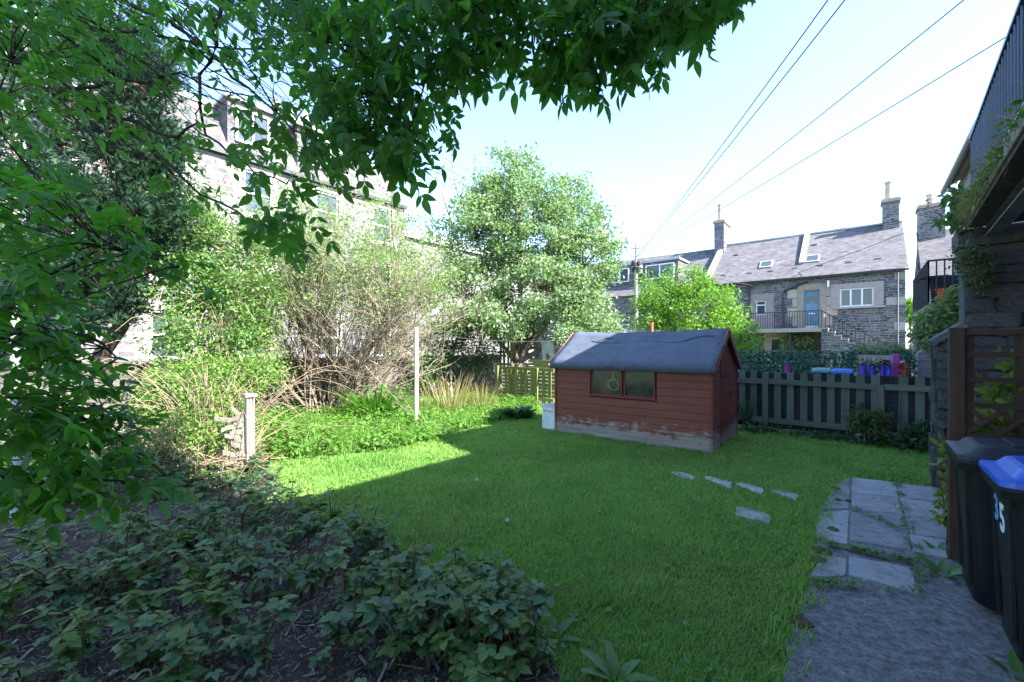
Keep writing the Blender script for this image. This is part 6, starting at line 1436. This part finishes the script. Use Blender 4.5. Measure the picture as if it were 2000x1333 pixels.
# climber on the trellis and growth on the walls
p = Vector((tx+.27, ty+.12, .0)); bl_ = [((p.x,p.y,1.25),.12,.05,.2), ((p.x+.02,p.y,1.5),.05,.04,.16), ((p.x-.05,p.y,1.05),.16,.06,.16), ((p.x+.2,p.y,.98),.2,.06,.08)]
m_ylf = M_leaf('yellow_green_climber_leaf', (.09,.16,.02), (.2,.26,.05), .4, .45, .3)
crown_tree('trellis_climber', 'young yellow green climber growing up behind the wooden trellis', 'climber', p, bl_, 42, 620, .07, .04, m_ylf, m_stem, T=lf_mid, rt=.012)
p = Vector((tx-.02, ty+.35, 0)); bl_ = [((p.x,p.y,.3),.06,.06,.25), ((p.x,p.y,.75),.05,.05,.15)]
crown_tree('post_climber', 'thin yellow green shoots between the wall end and the trellis post', 'climber', p, bl_, 16, 160, .08, .03, m_ylf, m_stem, T=lf_mid, rt=.01)
qv = PT(1848, 640, nbt-1.3); m_ivy = M_leaf('pale_ivy_leaf', (.09,.16,.05), (.2,.3,.11), .3, .4, .4)
bl_ = [(tuple(PT(1850,625,nbt-1.3)),.5,.12,.4), (tuple(PT(1835,650,nbt-1.3)),.4,.12,.3), (tuple(PT(1865,600,nbt-1.3)),.3,.12,.35)]
crown_tree('wall_ivy', 'pale green ivy spilling over the wall below the neighbouring balcony', 'ivy', (qv.x, qv.y-.02, 0), bl_, 60, 2600, .11, .1, m_ivy, m_stem, T=lf_mid, rt=.02, droop=.6)
def wallplant(lab, name, blobs_, ncl, nl, ls, mat, droop, cr=.05):
    b = Vector(blobs_[0][0]); o = thing(name, lab, 'plant', b); P_ = []; C = []
    for c, r_ in blobs_:
        d = rdir(ncl); cl = np.array(c)+d*np.array(r_)*rng.random((ncl,1))**.5; C.append(cl)
        for q in cl[::2]: P_.append((bezier(b, q, (0,0,.08), 5), list(np.linspace(.005,.002,5))))
    m = tubes(P_, 4); put('stems', mk('stems', np.array(m.V)-np.array(b), m.F, m_cane), o)['kind'] = 'stuff'
    C = np.concatenate(C); n = len(C)*nl; d = rng.normal(0,.6,(n,3)); d[:,2] -= droop
    foliage('leaves', lf_mid, np.repeat(C,nl,axis=0)+rng.normal(0,cr,(n,3)), d, rdir(n)+UP, rng.uniform(.6,1.2,n)*ls, mat, o, 'stuff'); return o
m_wflow = M_leaf('dull_wall_plant', (.05,.08,.035), (.13,.16,.08), .3, .5, .3)
wallplant('bushy wall plant hanging below the end of the balcony', 'wall_plant', [(PT(1905,540,7.0), (.18,.12,.16)), (PT(1890,505,7.0), (.12,.1,.12))], 40, 14, .045, m_wflow, .3)
wallplant('strappy green plant sprouting at the balcony corner', 'corner_plant', [(PT(1880,420,7.1), (.12,.1,.14)), (PT(1878,385,7.1), (.1,.08,.1))], 20, 7, .11, m_weed, .5)
wallplant('dry straggling stems arching out from the balcony corner', 'dry_stems', [(PT(1850,385,7.3), (.25,.15,.06)), (PT(1835,400,7.3), (.15,.1,.1))], 14, 1, .05, m_wflow, .3, .02)
o = tag(put('balcony_weeds', None), 'dry grass and moss tufts along the balcony edge', 'weeds', kind='stuff'); Q = []
for k in range(260):
    y = -abs(rng.normal(0,1.6)); w = Matrix.Rotation(BR, 3, 'Z')@Vector((rng.uniform(-.02,.06), y, 0))+BE; Q.append((w.x, w.y, 3.2+rng.uniform(-.08,.02)))
Q = np.repeat(np.array(Q), 7, axis=0); n = len(Q); dd = rng.normal(0,.5,(n,3))+np.array([-.25,0,.35]); dd[rng.random(n) < .35,2] -= 1.0
foliage('blades', (np.array([[-.02,0,0],[.02,0,0],[.0,1,-.1]],float), np.array([[0,1,2]])), Q+rng.normal(0,.015,(n,3)), dd, rdir(n), rng.uniform(.05,.2,n), m_grassdry, o, 'stuff', world=False)
n2 = n//3; foliage('leaves', lf_mid, Q[:n2]+rng.normal(0,.03,(n2,3)), dd[:n2], rdir(n2), rng.uniform(.03,.07,n2), m_weed, o, 'stuff', world=False)

# ------------------------------------------------------------------ overhanging elder above the camera
m_over = M_leaf('overhang_leaf', (.03,.10,.02), (.06,.17,.03), .62, .4, .35, tcol=(.16,.46,.04))
m_left = M_leaf('left_leaf', (.035,.13,.015), (.065,.2,.025), .55, .36, .4, tcol=(.14,.45,.025))
lfos = [leaflet(1, w_, 5, f_, d_, .9) for w_, f_, d_ in ((.46,.18,.25),(.4,.3,.45),(.52,.08,.1),(.44,-.1,.35))]
def compound(pairs, seed):
    r = random.Random(seed); parts = []; N = pairs
    sk = MB(); sk.tube([(0,0,0),(0,.5,-.02),(0,1.05,-.1)], [.012,.01,.006], 3)
    parts.append((np.array(sk.V), np.array([t for f in sk.F for t in ([(f[0],f[1],f[2]),(f[0],f[2],f[3])] if len(f) == 4 else [f])], int)))
    for i in range(N):
        s_ = .35+.6*i/max(1,N-1)*.85
        for sd in (-1,1): parts.append(xf(r.choice(lfos), (r.uniform(-.35,.1), r.uniform(-.25,.25), R(-sd*r.uniform(48,68))), (0, s_, -.1*s_*s_), r.uniform(.5,.68)))
    parts.append(xf(r.choice(lfos), (r.uniform(-.3,0), 0, r.uniform(-.1,.1)), (0,1.0,-.1), .68)); return join(parts)
cmp_ = [compound(2, 1), compound(3, 2), compound(2, 3), compound(3, 4), compound(2, 5), compound(1, 6)]
oh_b = Vector((-3.0, -1.2, 0))
ov = thing('overhanging_elder', 'leafy elder tree arching overhead with dark branches and hanging leaflets', 'tree', oh_b)
ovn = np.array(oh_b)
CAN = [  # u, v, ru, rv, count, Ymin, Ymax
 (280,-50,300,95,150,1.9,3.0),(120,50,180,90,120,2.0,2.8),(480,10,200,60,60,1.8,2.5),(700,-50,260,80,190,1.5,2.4),(1080,-80,300,90,190,1.4,2.1),(1000,20,300,65,230,1.4,2.0),(1240,15,170,60,120,1.35,1.8),
 (1180,100,95,50,50,1.4,1.7),(690,100,110,100,190,1.6,2.2),(720,220,95,90,120,1.7,2.1),(800,220,40,110,46,1.7,2.0),(870,100,100,55,70,1.5,1.9),
 (470,30,150,60,36,1.9,2.6),(560,90,80,60,24,2.0,2.5),(530,270,80,50,20,2.1,2.5),(640,290,60,45,26,2.1,2.3),(560,420,45,45,9,2.2,2.5),
 (1350,-20,110,45,66,1.3,1.7),(1050,-230,600,150,70,1.5,2.6),(200,-220,450,140,40,1.8,3.0),(430,380,50,30,6,2.3,2.5),(330,310,60,50,8,2.3,2.6),(620,150,60,60,20,1.9,2.3)]
pos = []; siz = []
for u, v, ru, rv, k, y0, y1 in CAN:
    th = rng.uniform(0,6.28,k); rr_ = np.sqrt(rng.random(k)); Ys = rng.uniform(y0,y1,k)
    for a, r_, y_ in zip(th, rr_, Ys): pos.append(pyr(u+ru*r_*math.cos(a), v+rv*r_*math.sin(a), y_))
pos = np.array(pos)
# explicit outer tips hanging against the sky
tipspx = [(1440,15),(1395,35),(1360,55),(1330,80),(1300,110),(1270,150),(1235,150),(1200,150),(1165,170),(1150,185),(1110,150),(1075,160),(1040,150),(1010,140),(975,130),(940,150),(905,160),(880,190),(860,230),(850,270),(840,300),(820,310),(800,350),(780,330),(740,320),(700,310),(660,320),(620,300),(590,270),(560,300),(545,440),(520,455),(580,475),(500,300),(475,330)]
tips_ = np.array([pyr(u, v-45, rng.uniform(1.6,1.9)) for u, v in tipspx])
skel = [[(-500,300,2.6),(-150,60,2.5),(150,-40,2.4),(450,-90,2.2),(800,-120,2.0),(1150,-80,1.8),(1330,-20,1.65),(1440,0,1.6)],
        [(-150,60,2.5),(80,130,2.5),(230,230,2.5),(330,330,2.4),(430,400,2.4),(520,450,2.4),(590,488,2.4)],
        [(150,-40,2.4),(330,40,2.4),(430,130,2.4),(520,200,2.3),(600,270,2.2),(680,340,2.1)],
        [(450,-90,2.2),(620,20,2.1),(720,130,2.0),(760,240,1.95),(800,330,1.9)],
        [(430,0,2.3),(425,90,2.3),(385,180,2.3),(400,260,2.3),(470,320,2.3),(560,360,2.25)],
        [(1100,-40,1.8),(1130,20,1.75),(1160,70,1.72),(1230,82,1.7)],[(800,-120,2.0),(900,20,1.9),(980,90,1.8),(1080,120,1.75)],
        [(80,-100,2.6),(60,60,2.6),(110,180,2.6),(200,300,2.5),(270,430,2.4)],[(0,20,2.5),(120,40,2.5),(260,60,2.4),(400,90,2.4),(560,95,2.3)],
        [(230,230,2.5),(330,270,2.5),(380,240,2.5),(395,200,2.5)],[(110,180,2.6),(240,160,2.5),(360,150,2.5),(500,190,2.4)]]
sk_pts = []; polys = []
for i, br_ in enumerate(skel):
    p = np.array([pyr(*q) for q in br_]); fine = []
    for k in range(len(p)-1):
        for s_ in (0,.34,.67): fine.append(p[k]*(1-s_)+p[k+1]*s_+rng.normal(0,.012,3))
    fine.append(p[-1]); r0 = .028 if i == 0 else .011; polys.append(([tuple(x) for x in fine], list(np.linspace(r0, .0035, len(fine))))); sk_pts += fine
sk_pts = np.array(sk_pts)
allp = np.concatenate([pos, tips_])
idx = rng.choice(len(allp), 420, replace=False)
for q in allp[idx]:
    i = np.argmin(((sk_pts-q)**2).sum(1)); polys.append((bezier(sk_pts[i], q, rng.normal(0,.06,3)+np.array([0,0,.05]), 5), list(np.linspace(.0045,.0018,5))))
trk = [tuple(oh_b), (-2.95,-1.15,1.2), (-2.9,-.9,2.2), tuple(pyr(-500,300,2.6))]; polys.insert(0, (trk, [.09,.075,.055,.03]))
m = tubes(polys, 6); put('branches', mk('branches', np.array(m.V)-ovn, m.F, m_barkd, smooth=True), ov)
d = rng.normal(0,.6,(len(pos),3)); d[:,2] -= .45; S = rng.uniform(.06,.108,len(pos))
for c in range(6):
    s_ = np.arange(len(pos)) % 6 == c; n = s_.sum(); foliage('crown', cmp_[c], pos[s_], d[s_], np.tile(UP,(n,1))+rng.normal(0,.5,(n,3)), S[s_], m_over, ov, 'stuff')
def hang_leaf(par, me, p, dv, upv_, s_):
    M = frames(np.array([dv],float), np.array([upv_],float))[0]; o = put('leaf', me, par); o.matrix_local = Matrix.Translation(Vector(p)-org(par))@Matrix(M.tolist()).to_4x4()@Matrix.Scale(s_,4)
cm_me = [mk('leaf', t[0], t[1], m_over, np.full(len(t[0]), .4), True) for t in cmp_]
for q in tips_:
    for _ in range(5): hang_leaf(ov, random.choice(cm_me), q+rng.normal(0,.05,3), rng.normal(0,.45,3)+np.array([0,0,-.9]), rng.normal(0,.4,3)+np.array([SN,-CS,.3]), random.uniform(.065,.105))
for q in sk_pts[rng.choice(len(sk_pts), 90)]:
    if (-q[0]*SN+q[1]*CS) > 1.2: hang_leaf(ov, random.choice(cm_me), q, rng.normal(0,.6,3)+np.array([0,0,-.5]), rng.normal(0,.4,3)+np.array([0,0,1]), random.uniform(.09,.14))
# bare hanging twigs
polys = []
for _ in range(110):
    u, v = random.uniform(20,660), random.uniform(-30,160); Y = random.uniform(2.0,2.8); L = random.uniform(90,260); polys.append((bezier(pyr(u,v,Y), pyr(u+L*random.uniform(.5,1.1), v+L*random.uniform(.35,.9), Y+.1), rng.normal(0,.06,3), 6), list(np.linspace(.0035,.0012,6))))
m = tubes(polys, 4); put('hanging_twigs', mk('hanging_twigs', np.array(m.V)-ovn, m.F, m_barkd), ov)['kind'] = 'stuff'
# ------------------------------------------------------------------ young elder filling the left edge
le_b = PY(-150, 900, 2.2); le_b.z = 0
le = thing('young_elder', 'young elder with bright green pointed leaflets crowding the metal pole', 'shrub', le_b); len_ = np.array(le_b)
LEFT = [(70,200,110,110,50,1.9,2.6),(30,400,100,110,80,1.6,2.3),(30,600,110,100,95,1.5,2.2),(80,740,120,80,85,1.6,2.2),(30,860,110,80,95,1.5,2.0),(160,850,100,70,56,1.7,2.2),(190,480,110,45,28,1.7,2.2),(330,520,50,28,8,1.8,2.0),(220,930,120,40,28,1.6,2.0),(-120,500,110,500,110,1.4,2.4),(60,970,110,40,24,1.5,1.9),(50,60,150,90,60,2.0,2.8)]
pos = []
for u, v, ru, rv, k, y0, y1 in LEFT:
    for _ in range(k): a = random.uniform(0,6.28); r_ = math.sqrt(random.random()); pos.append(pyr(u+ru*r_*math.cos(a), v+rv*r_*math.sin(a), random.uniform(y0,y1)))
pos = np.array(pos)
stems = [[(-160,900,2.2),(-120,600,2.1),(-60,350,2.1),(20,120,2.2)],[(-160,900,2.2),(-60,700,2.0),(60,560,1.9),(200,480,1.9),(340,520,1.9)],[(-160,900,2.2),(-40,820,1.9),(100,780,1.9),(220,860,1.9),(330,935,1.9)],[(-100,700,2.0),(60,640,1.9),(160,650,1.9),(230,700,1.95)],[(-160,900,2.2),(0,930,1.8),(130,950,1.8),(260,945,1.85)]]
polys = [([tuple(oh) for oh in [(le_b.x,le_b.y,0), pyr(-160,900,2.2)]], [.03,.022])]; sp2 = []
for st in stems:
    p = np.array([pyr(*q) for q in st]); fine = []
    for k in range(len(p)-1):
        for s_ in (0,.34,.67): fine.append(p[k]*(1-s_)+p[k+1]*s_+rng.normal(0,.015,3))
    fine.append(p[-1]); sp2 += fine; polys.append(([tuple(x) for x in fine], list(np.linspace(.016,.003,len(fine)))))
sp2 = np.array(sp2)
for q in pos[::3]:
    i = np.argmin(((sp2-q)**2).sum(1)); polys.append((bezier(sp2[i], q, rng.normal(0,.05,3), 5), list(np.linspace(.004,.0018,5))))
m = tubes(polys, 6); put('branches', mk('branches', np.array(m.V)-len_, m.F, m_barkd, smooth=True), le)
dl = rng.normal(0,.5,(len(pos),3))+right*.7+np.array([0,0,-.12])
big = np.array([(-p_[0]*SN+p_[1]*CS) < 1.95 and 30 < (1000+850*(p_[0]*CS+p_[1]*SN)/(-p_[0]*SN+p_[1]*CS)) for p_ in pos]); ib = np.where(big)[0][:240]; bigm = np.zeros(len(pos), bool); bigm[ib] = True
cl_me = [mk('leaf', t[0], t[1], m_left, np.full(len(t[0]), .3), True) for t in cmp_]
for i in ib: hang_leaf(le, cl_me[i % 6], pos[i], dl[i], UP+rng.normal(0,.35,3), random.uniform(.075,.13))
r_ = ~bigm
for c in range(6):
    s_ = r_ & (np.arange(len(pos)) % 6 == c); n = s_.sum(); foliage('leaves', cmp_[c], pos[s_], dl[s_], np.tile(UP,(n,1))+rng.normal(0,.35,(n,3)), rng.uniform(.075,.13,n), m_left, le, 'stuff')
